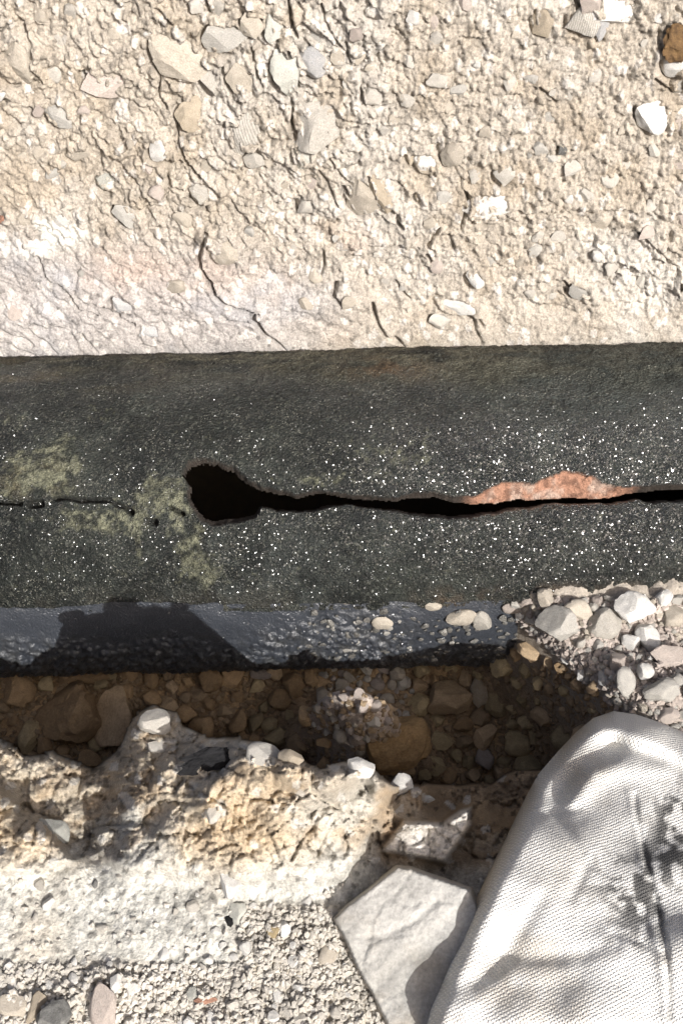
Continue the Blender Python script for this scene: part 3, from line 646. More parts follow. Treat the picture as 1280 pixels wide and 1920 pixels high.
# ================================================================== NEAR BANK
EDGE = [(-250, 1400), (-60, 1385), (0, 1388), (28, 1402), (46, 1424), (100, 1418), (140, 1432), (176, 1442), (206, 1424), (226, 1402), (240, 1372), (248, 1348), (288, 1330), (330, 1342), (342, 1366), (390, 1388),
        (460, 1392), (520, 1408), (532, 1420), (548, 1408), (566, 1432), (600, 1440), (640, 1428), (676, 1424), (702, 1446), (730, 1466), (760, 1472), (790, 1474), (850, 1476), (885, 1468), (920, 1472), (950, 1452), (1000, 1440), (1080, 1430), (1500, 1400)]
bx = np.arange(-.36, .3601, .001); by = np.arange(-.62, -.215, .001)
BX, BY = np.meshgrid(bx, by)
ZB = .235
BP0 = np.stack([BX, BY, np.full(BX.shape, ZB)], -1)
BU, BV = project(BP0)
CT = [(-200, 1950, .15), (0, 1900, .15), (300, 1900, .15), (560, 1900, .15), (800, 1900, .14), (1100, 1900, .14), (1400, 1900, .14), (0, 1720, .152), (300, 1720, .154), (520, 1720, .152), (900, 1720, .13), (1200, 1700, .12),
      (0, 1640, .152), (250, 1640, .152), (450, 1560, .166), (560, 1600, .158), (640, 1600, .152), (330, 1560, .158),
      (290, 1346, .116), (320, 1372, .120), (390, 1420, .168), (480, 1412, .215), (545, 1440, .235), (420, 1480, .190), (520, 1500, .190), (620, 1462, .236), (670, 1446, .240), (715, 1462, .225), (620, 1530, .168), (320, 1460, .150), (270, 1510, .140), (270, 1430, .126),
      (100, 1480, .112), (50, 1440, .106), (150, 1560, .120), (10, 1400, .104), (110, 1430, .100), (190, 1500, .100), (170, 1560, .116), (185, 1450, .088), (225, 1420, .098), (-100, 1420, .105), (-100, 1500, .14),
      (-20, 1530, .146), (60, 1590, .150), (130, 1625, .150),
      (750, 1490, .075), (740, 1560, .112), (850, 1486, -.03), (930, 1480, -.03), (790, 1580, .092), (900, 1570, .080), (760, 1620, .118), (990, 1480, -.02), (660, 1600, .148), (690, 1540, .142), (680, 1480, .14), (900, 1650, .11), (1100, 1500, .05), (1300, 1450, .05), (1100, 1600, .09), (1400, 1600, .09)]
hb = interp(BU, BV, CT, 62)+.09
# two stepped ledges at the left
warp = 12*fbm(BX, BY, 28, 4, 201)
ledge = poly_sdf(BU+warp, BV+warp*.7, [(-120, 1440), (0, 1478), (60, 1530), (120, 1588), (140, 1618), (60, 1640), (-200, 1640)])
fade = smooth(1760, 1570, BV+60*fbm(BX, BY, 12, 3, 205))
hb += .018*smooth(-8, 10, ledge)*fade
oc = poly_sdf(BU+warp, BV+warp, [(236, 1404), (250, 1350), (290, 1334), (336, 1350), (390, 1392), (470, 1396), (580, 1440), (700, 1450), (712, 1500), (690, 1580), (640, 1640), (420, 1660), (240, 1640), (180, 1600), (206, 1500)])
hb += .018*smooth(-16, 12, oc)*fade
hb += .010*blob(BU, BV, 286, 1362, 34, 26, 2)
sunpatch = poly_sdf(BU+warp*.4, BV+warp*.4, [(716, 1596), (756, 1540), (830, 1544), (862, 1520), (884, 1514), (884, 1550), (834, 1618)])  # outline of the sunlit patch on the slope, raised and painted pale
rocky = smooth(1660, 1560, BV+30*fbm(BX, BY, 14, 3, 202))
loose = np.clip(smooth(1790, 1850, BV+30*fbm(BX, BY, 14, 3, 203)) + smooth(430, 500, BU+30*fbm(BX, BY, 14, 3, 204))*smooth(1680, 1720, BV), 0, 1)
ra_ = BX*.5-BY*.86; rb_ = BX*.86+BY*.5
hb += rocky*(.0045*fbm(ra_*3.6, rb_*.9, 18, 4, 218) + .0065*facet(BX+.3*BY, BY*1.2, 22, 211, 1.1) + .0055*facet(BX, BY, 48, 212, 1.1) + .0042*facet(BX, BY, 100, 213, 1.3) + .0024*facet(BX, BY, 190, 217, 1.2) + .0010*facet(BX, BY, 330, 219, 1.2) + .002*fbm(BX, BY, 50, 4, 214))
hb += (1-rocky)*(.0022*fbm(BX, BY, 16, 4, 215) + .0016*fbm(BX, BY, 70, 4, 216))
b1, br1 = grain(BX, BY, 190, 221); b2, br2 = grain(BX, BY, 330, 222); b3, br3 = grain(BX, BY, 110, 223)
hb += (1-rocky)*(.0006*b2+.0004*b1*(br1 > .5)+.0008*facet(BX, BY, 240, 224, 1)) + loose*(.0026*b1*(br1 > .25) + .0040*b3*(br3 > .72) + .0012*b2)
for pts, wd, dp in [([(700, 1560), (690, 1600)], 3, .006), ([(545, 1610), (575, 1560), (590, 1550)], 3, .006), ([(440, 1500), (436, 1560)], 2.5, .004), ([(350, 1470), (420, 1510)], 2.5, .004)]:
    d = seg_dist(BU+warp*.5, BV+warp*.5, pts); hb -= dp*(1-smooth(wd*.5, wd*.5+3, d))
ev = np.interp(BU, [p[0] for p in EDGE], [p[1] for p in EDGE]) + 8*facet(BX, BY, 45, 231, .6) + 5*fbm(BX, BY, 90, 4, 232)
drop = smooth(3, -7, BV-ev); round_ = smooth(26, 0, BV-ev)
hb = hb-.010*round_**2
sunpatch_w = smooth(-8, 8, sunpatch)
hb = hb*(1-sunpatch_w)+np.maximum(hb, .220+.006*facet(BX, BY, 60, 251, 1)+.003*facet(BX, BY, 130, 252, 1))*sunpatch_w
hb = hb*(1-drop)+(-.14)*drop
BPp = along(BU, BV, hb)
bc = np.zeros(BX.shape+(3,))+np.array([.41, .385, .335])
bc = mix(bc, [.50, .495, .455], smooth(-.25, .35, fbm(BX, BY, 14, 4, 241))*(1-loose))
bc = mix(bc, [.54, .435, .305], .95*rocky*smooth(-.9, .3, fbm(BX, BY, 14, 4, 242)))
bc = mix(bc, [.56, .50, .41], rocky*smooth(.1, .45, fbm(BX, BY, 26, 4, 243)))
bc = mix(bc, [.44, .39, .31], .6*rocky*smooth(.15, .45, fbm(BX*1.2, BY, 22, 3, 244)))
bc = mix(bc, [.30, .215, .135], .85*smooth(690, 730, BU+warp)*smooth(1640, 1600, BV)*(1-.6*smooth(.2, .5, fbm(BX, BY, 30, 3, 249))))  # right slope painted brown: its shade put into the colour
bc = mix(bc, [.66, .63, .58], .9*smooth(-4, 4, sunpatch))  # pale colour paints the pool of sunlight on the slope
bc = mix(bc, [.41, .30, .185], .5*rocky*smooth(.1, .5, fbm(ra_*2.2, rb_, 40, 4, 245)))
bc = mix(bc, [.54, .495, .42], loose*.8)
bc *= (1+.30*fbm(BX, BY, 130, 4, 246))[..., None]
sp_ = (br2 > .94) & (b2 > .3); bc[sp_] *= .5
sp_ = (br1 > .92) & (b1 > .3) & (loose < .5); bc[sp_] = bc[sp_]*.5+np.array([.70, .69, .65])*.5
bc *= (1+(.38*fbm(BX, BY, 260, 3, 247)+.2*fbm(BX, BY, 40, 3, 248))*(1-rocky)*(1-loose))[..., None]
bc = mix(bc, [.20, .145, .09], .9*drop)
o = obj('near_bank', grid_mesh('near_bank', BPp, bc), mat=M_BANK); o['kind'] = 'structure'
def bank_h(x, y):
    i = int(np.clip(round((y-by[0])/.001), 0, len(by)-1)); j = int(np.clip(round((x-bx[0])/.001), 0, len(bx)-1)); return hb[i, j]
def on_bank(px, py):
    P, k = on_z(px, py, ZB); return on_z(px, py, bank_h(P[0], P[1]))

# ================================================================== TRENCH FLOOR (gravel bed under the pipe)
gx = np.arange(-.42, .4201, .002); gy = np.arange(-.40, -.05, .002); GX, GY = np.meshgrid(gx, gy)
def bed(GX, GY):
    z = -.077 + .30*(GY+.14)*(GY < -.14)
    z = z + .165*smooth(.125, .175, GX+.7*(GY+.15)) + .045*smooth(.12, .2, GX)*smooth(-.15, -.24, GY)
    z = z + .178*np.exp(-((np.abs((GX-.012+.01*np.sin(GY*90))/.046))**2.2+np.abs((GY+.212)/.036)**2.2))
    return z
heapw = np.exp(-(((GX-.012)/.05)**2+((GY+.212)/.045)**2))
gz = bed(GX, GY) + heapw*(.012*fbm(GX, GY, 30, 4, 305)+.010*facet(GX, GY, 45, 306, 1)+.006*facet(GX, GY, 95, 307, 1)) + .010*fbm(GX, GY, 18, 3, 301) + .006*fbm(GX, GY, 50, 3, 302) + .004*facet(GX, GY, 60, 303)
gc = np.zeros(GX.shape+(3,))+np.array([.40, .28, .16]); gc = mix(gc, [.22, .155, .09], smooth(-.2, .4, fbm(GX, GY, 30, 4, 304)))  # brown puts the warm shade into the colour; sunlit heap and right paler
gc = mix(gc, [.46, .40, .355], np.clip(heapw*1.4, 0, 1)*.9)
gc = mix(gc, [.34, .305, .26], smooth(.12, .17, GX+.7*(GY+.15)))
o = obj('trench_floor', grid_mesh('trench_floor', np.stack([GX, GY, gz], -1), gc), mat=M_BED); o['kind'] = 'structure'
def bed_h(x, y):
    i = int(np.clip(round((y-gy[0])/.002), 0, len(gy)-1)); j = int(np.clip(round((x-gx[0])/.002), 0, len(gx)-1)); return gz[i, j]
def on_bed(px, py):
    r_ = ray(px, py); ks = np.linspace(.75, 1.32, 400); Q = CAM+r_*ks[:, None]
    i = np.clip(np.round((Q[:, 1]-gy[0])/.002).astype(int), 0, len(gy)-1); j = np.clip(np.round((Q[:, 0]-gx[0])/.002).astype(int), 0, len(gx)-1)
    hit = np.argmax(Q[:, 2] <= gz[i, j]); return Q[hit], ks[hit]
def ground_stone(name, P, k, wpx, hpx, ang, thick, me, lift=.3, tilt=.25):
    sc = k/FPX; a = math.radians(ang)
    X = np.array([math.cos(a), math.sin(a), 0]); Z = np.array([RNG.normal()*tilt, RNG.normal()*tilt, 1]); Z /= np.linalg.norm(Z)
    X = X-Z*(X@Z); X /= np.linalg.norm(X); Y = np.cross(Z, X)
    dx, dy = wpx*sc/2, hpx*sc/2; dz = thick*min(dx, dy)
    o = obj(name, me); place(o, (P[0], P[1], P[2]+dz*lift), X, Y, Z, (dx, dy, dz)); return o
def own_stone(name, seed, mk, sub=4, cuts=10, rnd=.62, rough=.05):
    me = stone_mesh(name, seed, sub, cuts, rnd, rough); me.materials.append(S[mk]); return me

# single stones in the bed: px, py, w, h, turn, colour, seed, lift, label
BS = [
 (838, 1312, 88, 70, 10, 'umber', 301, .5, 'largest rounded brown stone in the shaded hollow under the pipe'),
 (896, 1300, 32, 58, 12, 'tan', 302, .7, 'upright tan stone right of the largest brown one in the hollow'),
 (748, 1396, 130, 100, 20, 'clod', 303, .3, 'big dark brown earth clod in the shaded hollow below the pinkish heap'),
 (905, 1426, 36, 48, 0, 'rose', 304, 1.2, 'pale chip sticking up at the front rim of the shaded hollow'),
 (130, 1340, 120, 130, 30, 'brown', 305, .2, 'large smooth brown lump at the left in the shade under the pipe'),
 (215, 1345, 90, 120, -10, 'umber', 306, .2, 'upright brown lump behind the peaked rock in the shade'),
 (170, 1270, 90, 30, 4, 'brown', 307, .6, 'flat brown stone against the pipe underside on the left'),
 (40, 1300, 60, 60, 0, 'brown', 308, .5, 'brown round stone at the left edge under the pipe'),
 (60, 1380, 44, 80, -10, 'olive', 309, .4, 'upright olive stone at the left edge in the shade'),
 (490, 1266, 44, 26, 0, 'rose', 310, .8, 'small sunlit pale stone at the foot of the pipe left of the pinkish heap'),
 (1040, 1176, 78, 66, 10, 'grey', 311, .7, 'speckled grey round stone against the pipe on the right'),
 (1082, 1150, 64, 40, -10, 'cream', 312, 1.2, 'yellowish cream stone on top of the speckled grey one'),
 (1186, 1146, 84, 60, 0, 'white', 313, .7, 'big whitish stone in the sunlit gravel at the right'),
 (1130, 1176, 70, 60, 15, 'pale', 314, .5, 'dull pale stone left of the big whitish one in the gravel'),
 (1262, 1160, 60, 44, 30, 'cream', 315, .8, 'slanted cream stone at the right edge of the sunlit gravel'),
 (1210, 1200, 44, 60, 20, 'white', 316, .8, 'narrow white stone below the big whitish one'),
 (1180, 1210, 36, 34, 0, 'white', 317, .8, 'small rounded white stone in the sunlit gravel'),
 (1250, 1240, 80, 50, -5, 'rose', 318, .5, 'pinkish beige stone at the right edge of the gravel'),
 (1168, 1282, 40, 60, -8, 'grey', 319, .7, 'upright grey stone above the canvas sack'),
 (1130, 1272, 24, 36, 0, 'blue', 320, .8, 'small grey stone left of the upright grey one'),
 (1088, 1264, 18, 30, -25, 'white', 321, .9, 'tiny white oval pebble in the gravel above the sack'),
 (1236, 1300, 70, 48, 10, 'grey', 322, .5, 'broad grey stone above the canvas sack at the right'),
 (1250, 1346, 44, 32, -8, 'rose', 323, .8, 'peach coloured stone touching the top of the canvas sack'),
]
for (px, py, wp, hp_, ang, mk, seed, lift, lab) in BS:
    P, k = on_bed(px, py)
    o = ground_stone('earth_clod' if mk == 'clod' else 'trench_stone', P, k, wp, hp_, ang, .8, own_stone('trench_stone', seed, mk, 3 if max(wp, hp_) < 60 else 4, 8, .7, .12 if mk in ('clod', 'brown') else .06), lift)
    tag(o, lab, 'clod' if mk == 'clod' else 'stone')
# the rest of the gravel; shaded stones carry the warm shade in brown colours
r = random.Random(21)
pl = [(s[0], s[1], min(s[2], s[3])*.42) for s in BS]
def gravel(n, u0, u1, v0, v1, smin, smax, mats, lab, grp, cond=None, kinds=('ang', 'round'), lift=(.2, .7), name='gravel_stone', sep=.42):
    c = 0; tries = 0
    while c < n and tries < 20000:
        tries += 1
        px, py = r.uniform(u0, u1), r.uniform(v0, v1); sz = smin+(smax-smin)*r.random()**1.8
        if cond and not cond(px, py): continue
        if any((px-a)**2+(py-b)**2 < (q+sz*sep)**2 for a, b, q in pl): continue
        pl.append((px, py, sz*sep)); c += 1
        P, k = on_bed(px, py); mk = r.choice(mats)
        o = ground_stone(name, P, k, sz*r.uniform(.9, 1.35), sz, r.uniform(0, 180), r.uniform(.65, 1), shared_stone(r.choice(kinds), r.randrange(6), mk), r.uniform(*lift), .5)
        tag(o, *zone_label(grp, px, py, mk))
heapc = lambda u, v: ((u-680)/105)**2+((v-1320)/90)**2 < 1
rightc = lambda u, v: u > 985+(v-1180)*1.15 and v > 1128-.02*(u-900)*1.1
gravel(70, 755, 1190, 1215, 1470, 24, 56, ['umber', 'olive', 'brown', 'olive', 'umber'], 'one of the dim brown gravel stones in the shaded hollow above the sack', 'gravel in the shaded hollow', lambda u, v: not heapc(u, v) and not rightc(u, v))
gravel(70, -20, 620, 1262, 1450, 26, 62, ['brown', 'umber', 'brown', 'olive'], 'one of the dim brown gravel stones in the shade left of the pinkish heap', 'gravel in the shade at the left', lambda u, v: not heapc(u, v))
gravel(60, 590, 790, 1245, 1410, 12, 34, ['rose', 'rose', 'pale', 'cream'], 'one of the crumbs in the sunlit pinkish heap below the pipe', 'crumbs of the pinkish heap', heapc, ('clod', 'ang'), (.3, 1.0), 'gravel_crumb', .36)
gravel(190, 900, 1300, 1100, 1370, 12, 42, ['cream', 'pale', 'grey', 'rose', 'white', 'grey'], 'one of the loose stones in the sunlit gravel between pipe and sack', 'sunlit gravel at the right', rightc, ('ang', 'round'), (.3, .9))
r2 = np.random.RandomState(3)
# fine grit between the gravel stones: pale where sunlit, browned for the shade
def grit(name, N_, fn, mat, smin, smax):
    V0, F0 = ico(1); V = []; F = []; c = 0
    F0 = np.array(F0)
    for i in range(N_):
        q = fn()
        if q is None: continue
        P, s = q; q_ = r2.uniform(smin, smax)
        A = r2.normal(size=(3, 3)); Q, _ = np.linalg.qr(A)
        D = q_*np.array([1, r2.uniform(.6, 1), r2.uniform(.5, .9)])
        V.append((V0*(1+.22*r2.normal(size=(len(V0), 1)))*D)@Q.T+P); F.append(F0+c*len(V0)); c += 1
    V = np.concatenate(V); F = np.concatenate(F)
    me = bpy.data.meshes.new(name); me.from_pydata(V.tolist(), [], F.tolist())
    o = obj(name, me, mat=mat); o['kind'] = 'stuff'; return o
def grit_sun():
    u, v = r2.uniform(880, 1310), r2.uniform(1112, 1380)
    if not rightc(u, v): return None
    P, k = on_bed(u, v); return P+np.array([0, 0, .001]), 1
tag(grit('sunlit_grit', 3000, grit_sun, S['rose'], .0012, .0042), 'fine pale grit between the sunlit gravel stones at the right', 'grit')
def grit_bed():
    u, v = r2.uniform(-30, 1310), r2.uniform(1130, 1480)
    if v < 1250 or rightc(u, v): return None
    P, k = on_bed(u, v); return P+np.array([0, 0, .001]), 1
tag(grit('shaded_grit', 6000, grit_bed, S['umber'], .0012, .0045), 'fine brown grit between the gravel stones under the pipe', 'grit')

# stones and grit lodged on the wet lower flank of the pipe
def on_flank(px, py):
    x, a = on_pipe(px, py, R-.0065); P = pipe_pt(np.array(x), np.array(a), R-.0065); n = pipe_pt(np.array(0.), np.array(a), 1.0); n[0] = 0
    return P, n
FS = [
 (716, 1166, 40, 34, -20, 'cream', 401, 'single cream pebble on the wet blue-black flank of the pipe'),
 (864, 1158, 58, 40, 10, 'cream', 402, 'cream stone lodged under the rusty rim of the pipe'),
 (902, 1164, 36, 50, 10, 'pale', 403, 'pale stone right of the cream one under the pipe rim'),
 (660, 1122, 60, 24, 0, 'cream', 404, 'flat cream crumb under the pipe rim near the centre'),
 (812, 1136, 32, 22, 0, 'cream', 405, 'small cream crumb under the pipe rim right of centre'),
 (960, 1140, 40, 24, 0, 'rose', 406, 'pinkish crumb under the pipe rim left of the sunlit gravel'),
 (1010, 1142, 34, 26, 0, 'pale', 407, 'small pale crumb by the speckled grey stone under the rim'),
]
def flank_stone(name, px, py, wp, hp_, ang, me, lift=.2):
    P, n = on_flank(px, py); sc = np.linalg.norm(P-CAM)/FPX; a = math.radians(ang)
    T = np.cross(n, RIGHT0); T /= np.linalg.norm(T); X = RIGHT0*math.cos(a)+T*math.sin(a); Y = np.cross(n, X)
    dx, dy = wp*sc/2, hp_*sc/2; dz = .5*min(dx, dy)
    o = obj(name, me); place(o, P+n*dz*lift, X, Y, n, (dx, dy, dz)); return o
for (px, py, wp, hp_, ang, mk, seed, lab) in FS:
    tag(flank_stone('pebble', px, py, wp, hp_, ang, own_stone('pebble', seed, mk, 3, 8, .7)), lab, 'pebble')
for i in range(260):
    u = 560+420*r.random(); v = r.uniform(1140, 1236)
    if r.random() > .25+.75*((v-1140)/96): continue
    mk = r.choice(['wet', 'wet', 'wet', 'wet', 'grey']); sz = 5+11*r.random()**2
    tag(flank_stone('pebble', u, v, sz*r.uniform(1, 1.3), sz, r.uniform(0, 180), shared_stone('ang', r.randrange(6), mk), .3),
        *zone_label('flank', u, v, mk))

# ================================================================== STONES ON THE NEAR BANK
NS = [
 (394, 1424, 132, 46, 14, 'black', 501, .3, .5, 'black glossy tar chip lying on the rocky near bank', 'tar_chip', 'tar chip'),
 (492, 1416, 62, 48, -20, 'grey', 502, .4, .7, 'grey-white stone at the right end of the black tar chip', 'bank_stone', 'stone'),
 (290, 1356, 62, 50, 10, 'pale', 503, .4, .8, 'rounded grey-topped stone on the peak of the near bank', 'bank_stone', 'stone'),
 (300, 1400, 44, 30, 0, 'pale', 504, .3, .6, 'small white-flecked stone just below the peak of the near bank', 'bank_stone', 'stone'),
 (676, 1442, 54, 40, -12, 'white', 505, .4, .7, 'whitish stone on the rim of the near bank right of the tar chip', 'bank_stone', 'stone'),
 (752, 1474, 44, 40, 20, 'white', 506, .5, .9, 'small white pointed stone on the rim beside the brown slope', 'bank_stone', 'stone'),
 (545, 1424, 44, 44, 30, 'tan', 507, .4, .7, 'tan pointed stone on the rim right of the grey-white one', 'bank_stone', 'stone'),
 (798, 1500, 34, 14, 6, 'white', 508, .8, .8, 'thin white chip on the shaded brown slope', 'pebble', 'pebble'),
 (432, 1654, 42, 66, 0, 'white', 509, .5, .5, 'white wedge-shaped stone with a dark left edge on the near ground', 'ground_stone', 'stone'),
 (446, 1712, 36, 46, 10, 'greygreen', 510, .3, .5, 'grey-green stone below the white wedge-shaped one', 'ground_stone', 'stone'),
 (432, 1728, 20, 22, 0, 'black', 511, .5, .8, 'tiny black spot beside the grey-green stone', 'pebble', 'pebble'),
 (195, 1892, 52, 96, 2, 'rose', 512, .5, .6, 'long beige upright stone at the bottom edge', 'ground_stone', 'stone'),
 (106, 1910, 66, 56, 30, 'dark', 513, .6, .8, 'dark grey stone at the bottom left edge', 'ground_stone', 'stone'),
 (217, 1846, 24, 38, -8, 'white', 514, .5, .7, 'small white stone behind the long beige one', 'pebble', 'pebble'),
 (364, 1862, 26, 30, 0, 'greygreen', 515, .5, .6, 'small pale square stone above the red sliver', 'pebble', 'pebble'),
 (386, 1876, 46, 14, 4, 'red', 516, .4, .7, 'thin reddish brown sliver on the loose gravel', 'pebble', 'pebble'),
 (24, 1886, 60, 44, -20, 'cream', 517, .4, .6, 'flat cream stone left of the dark grey one', 'ground_stone', 'stone'),
 (66, 1890, 30, 60, -30, 'tan', 518, .4, .6, 'narrow tan stone touching the dark grey one', 'ground_stone', 'stone'),
 (178, 1658, 12, 18, 0, 'dark', 519, .6, .8, 'tiny dark pebble alone on the pale ground at the left', 'pebble', 'pebble'),
 (512, 1748, 26, 22, 0, 'olive', 521, .5, .6, 'small olive stone on the loose gravel', 'pebble', 'pebble'),
 (612, 1790, 40, 40, 20, 'cream', 522, .4, .6, 'cream flake beside the left edge of the flat slab', 'ground_stone', 'stone'),
 (522, 1868, 20, 26, 0, 'white', 523, .5, .7, 'small white stone on the loose gravel left of the slab', 'pebble', 'pebble'),
 (26, 1846, 26, 28, 0, 'white', 524, .5, .7, 'small white stone at the lower left edge', 'pebble', 'pebble'),
 (362, 1700, 26, 24, 0, 'pale', 525, .5, .6, 'round pale pebble left of the white wedge-shaped stone', 'pebble', 'pebble'),
 (100, 1560, 60, 70, 30, 'greygreen', 526, .25, .5, 'grey-green facet of rock between the two shaded gullies', 'bank_stone', 'stone'),
 (400, 1520, 36, 50, -20, 'pale', 527, .2, .5, 'pale triangular stone in the slope under the tar chip', 'bank_stone', 'stone'),
]
for (px, py, wp, hp_, ang, mk, seed, lift, th, lab, nm, cat) in NS:
    P, k = on_bank(px, py)
    o = ground_stone(nm, P, k, wp, hp_, ang, th, own_stone(nm, seed, mk, 4 if max(wp, hp_) > 40 else 3, 9, .64, .30 if mk == 'black' else .05), lift, .1)
    tag(o, lab, cat)
pl = [(s[0], s[1], max(s[2], s[3])*.45) for s in NS]; c = 0
while c < 120:
    px, py = r.uniform(-10, 690), r.uniform(1640, 1930); sz = 8+18*r.random()**2
    lo = py > 1800 or (px > 440 and py > 1690)
    if not lo and r.random() < .85: continue
    if any((px-a)**2+(py-b)**2 < (q+sz*.5)**2 for a, b, q in pl): continue
    pl.append((px, py, sz*.5)); c += 1
    P, k = on_bank(px, py); mk = r.choice(['pale', 'white', 'white', 'white'])
    tag(ground_stone('small_stone', P, k, sz*r.uniform(.9, 1.3), sz, r.uniform(0, 180), r.uniform(.6, .9), shared_stone('ang', r.randrange(6), mk), r.uniform(.3, .7)),
        *zone_label('ground', px, py, mk))
def grit_bank():
    u, v = r2.uniform(-30, 720), r2.uniform(1650, 1940)
    lo = v > 1810 or (u > 450 and v > 1700)
    if not lo and r2.rand() > .03: return None
    P, k = on_bank(u, v); return P+np.array([0, 0, .0008]), 1
tag(grit('loose_grit', 7000, grit_bank, S['pale'], .0008, .0026), 'fine cream grit strewn on the near ground', 'grit')

# ================================================================== FLAT SLAB AND CANVAS SACK
def solid(poly, zref, topf, res, u0, u1, v0, v1, jag=0.0, seed=0):
    """sheet over a plan outline given in photo pixels on the plane z = zref; the rim turns down"""
    A = [on_z(u, v, zref)[0] for u, v in poly]; pts = [(a[0], a[1]) for a in A]
    xs = [p[0] for p in pts]; ys = [p[1] for p in pts]
    X, Y = np.meshgrid(np.arange(max(min(xs), -.34)-.004, min(max(xs), .34)+.004, res), np.arange(max(min(ys), -.60)-.004, max(ys)+.004, res))
    D = poly_sdf(X, Y, pts)
    if jag: D = D+jag*fbm(X, Y, 60, 3, seed)
    # pull the first vertices outside the outline onto it
    gy_, gx_ = np.gradient(D, res); out = D < 0
    nx = np.where(out, X-gx_*D, X); ny = np.where(out, Y-gy_*D, Y)
    U, V = project(np.stack([X, Y, np.full(X.shape, zref)], -1))
    Z, col = topf(X, Y, U, V, np.maximum(D, 0))
    keepv = D > -1.5*res
    keep = keepv[:-1, :-1] & keepv[1:, 1:] & keepv[:-1, 1:] & keepv[1:, :-1]
    U2, V2 = project(np.stack([nx, ny, np.full(X.shape, zref)], -1))
    return along(U2, V2, Z), col, keep
SLAB = [(618, 1722), (640, 1700), (742, 1620), (772, 1622), (800, 1634), (884, 1664), (900, 1700), (900, 1960), (742, 1960), (700, 1880), (664, 1812), (640, 1760)]
def slab_top(X, Y, U, V, D):
    z = .250 + .010*smooth(1920, 1640, V)
    z += .0018*fbm(X+.6*Y, Y, 16, 3, 601) + .0007*fbm(X, Y, 90, 3, 602) + .0007*fbm((X-.8*Y)*3.2, (X+Y)*.5, 40, 3, 608)
    rid = seg_dist(U+8*fbm(X, Y, 20, 2, 603), V+8*fbm(X, Y, 20, 2, 604), [(610, 1880), (700, 1820), (780, 1760), (850, 1690)])
    z -= .0022*smooth(0, 26, (U-700)*.66+(V-1822)*.75)
    rid = seg_dist(U+8*fbm(X, Y, 20, 2, 603), V, [(690, 1760), (740, 1745), (790, 1720), (820, 1690)]); z -= .0012*np.exp(-(rid/7)**2)
    z += .0012*facet(X-.5*Y, Y, 40, 609, 1)+.0005*fbm(X, Y, 260, 3, 610)
    z -= .05*np.clip(1-D/.0028, 0, 1)**2.2
    c = np.zeros(X.shape+(3,))+np.array([.31, .305, .285]); c = mix(c, [.37, .365, .345], smooth(-.2, .4, fbm(X+.5*Y, Y, 22, 4, 605)))
    c = mix(c, [.28, .255, .215], .6*smooth(.1, .5, fbm(X, Y, 30, 4, 606)))
    c *= (1+.22*fbm(X-.4*Y, Y*1.6, 70, 4, 611))[..., None]
    c = mix(c, [.36, .31, .24], .5*np.clip(1-D/.003, 0, 1))
    return z, c
M_SLAB = earth_mat('slab_stone', bump=.6, rough=.85, scale=420, var=.25, dist=.0014)
P_, c_l, k_ = solid(SLAB, .25, slab_top, .0012, 0, 0, 0, 0, .0008, 607)
o = obj('stone_slab', grid_mesh('stone_slab', P_, c_l, k_), mat=M_SLAB)
tag(o, 'flat pale grey stone slab with straight edges, half shaded by the canvas sack', 'slab')

SACK = [(782, 1960), (800, 1890), (836, 1800), (872, 1728), (908, 1650), (948, 1570), (986, 1492), (1008, 1452), (1044, 1410), (1080, 1372), (1112, 1346), (1150, 1333), (1190, 1338), (1240, 1354), (1290, 1374), (1420, 1430), (1700, 1500), (1700, 1960)]
SC = [(990, 1500, .212), (1040, 1430, .190), (1100, 1372, .172), (1160, 1345, .150), (1280, 1380, .145), (1230, 1400, .172), (1200, 1420, .182), (1080, 1440, .205), (1130, 1440, .192), (1090, 1480, .206), (1190, 1470, .200), (1280, 1450, .178), (1280, 1520, .200), (1180, 1540, .222),
      (960, 1570, .254), (1000, 1600, .262), (1080, 1600, .260), (920, 1660, .280), (1000, 1680, .276), (1150, 1680, .262), (1260, 1650, .245), (900, 1720, .286), (1000, 1760, .278), (860, 1820, .278), (910, 1810, .266), (930, 1790, .264), (960, 1800, .266), (1040, 1800, .272), (1150, 1800, .280), (840, 1920, .282),
      (980, 1900, .290), (1100, 1900, .294), (1280, 1800, .280), (1280, 1920, .28), (1400, 1600, .18), (1500, 1800, .22), (1600, 1600, .17), (1400, 1480, .15)]
def fold(U, V, X, Y, pts, wd, amp, seed):
    d = seg_dist(U+6*fbm(X, Y, 22, 2, seed), V+6*fbm(X, Y, 22, 2, seed+1), pts); return amp*np.exp(-(d/wd)**2)
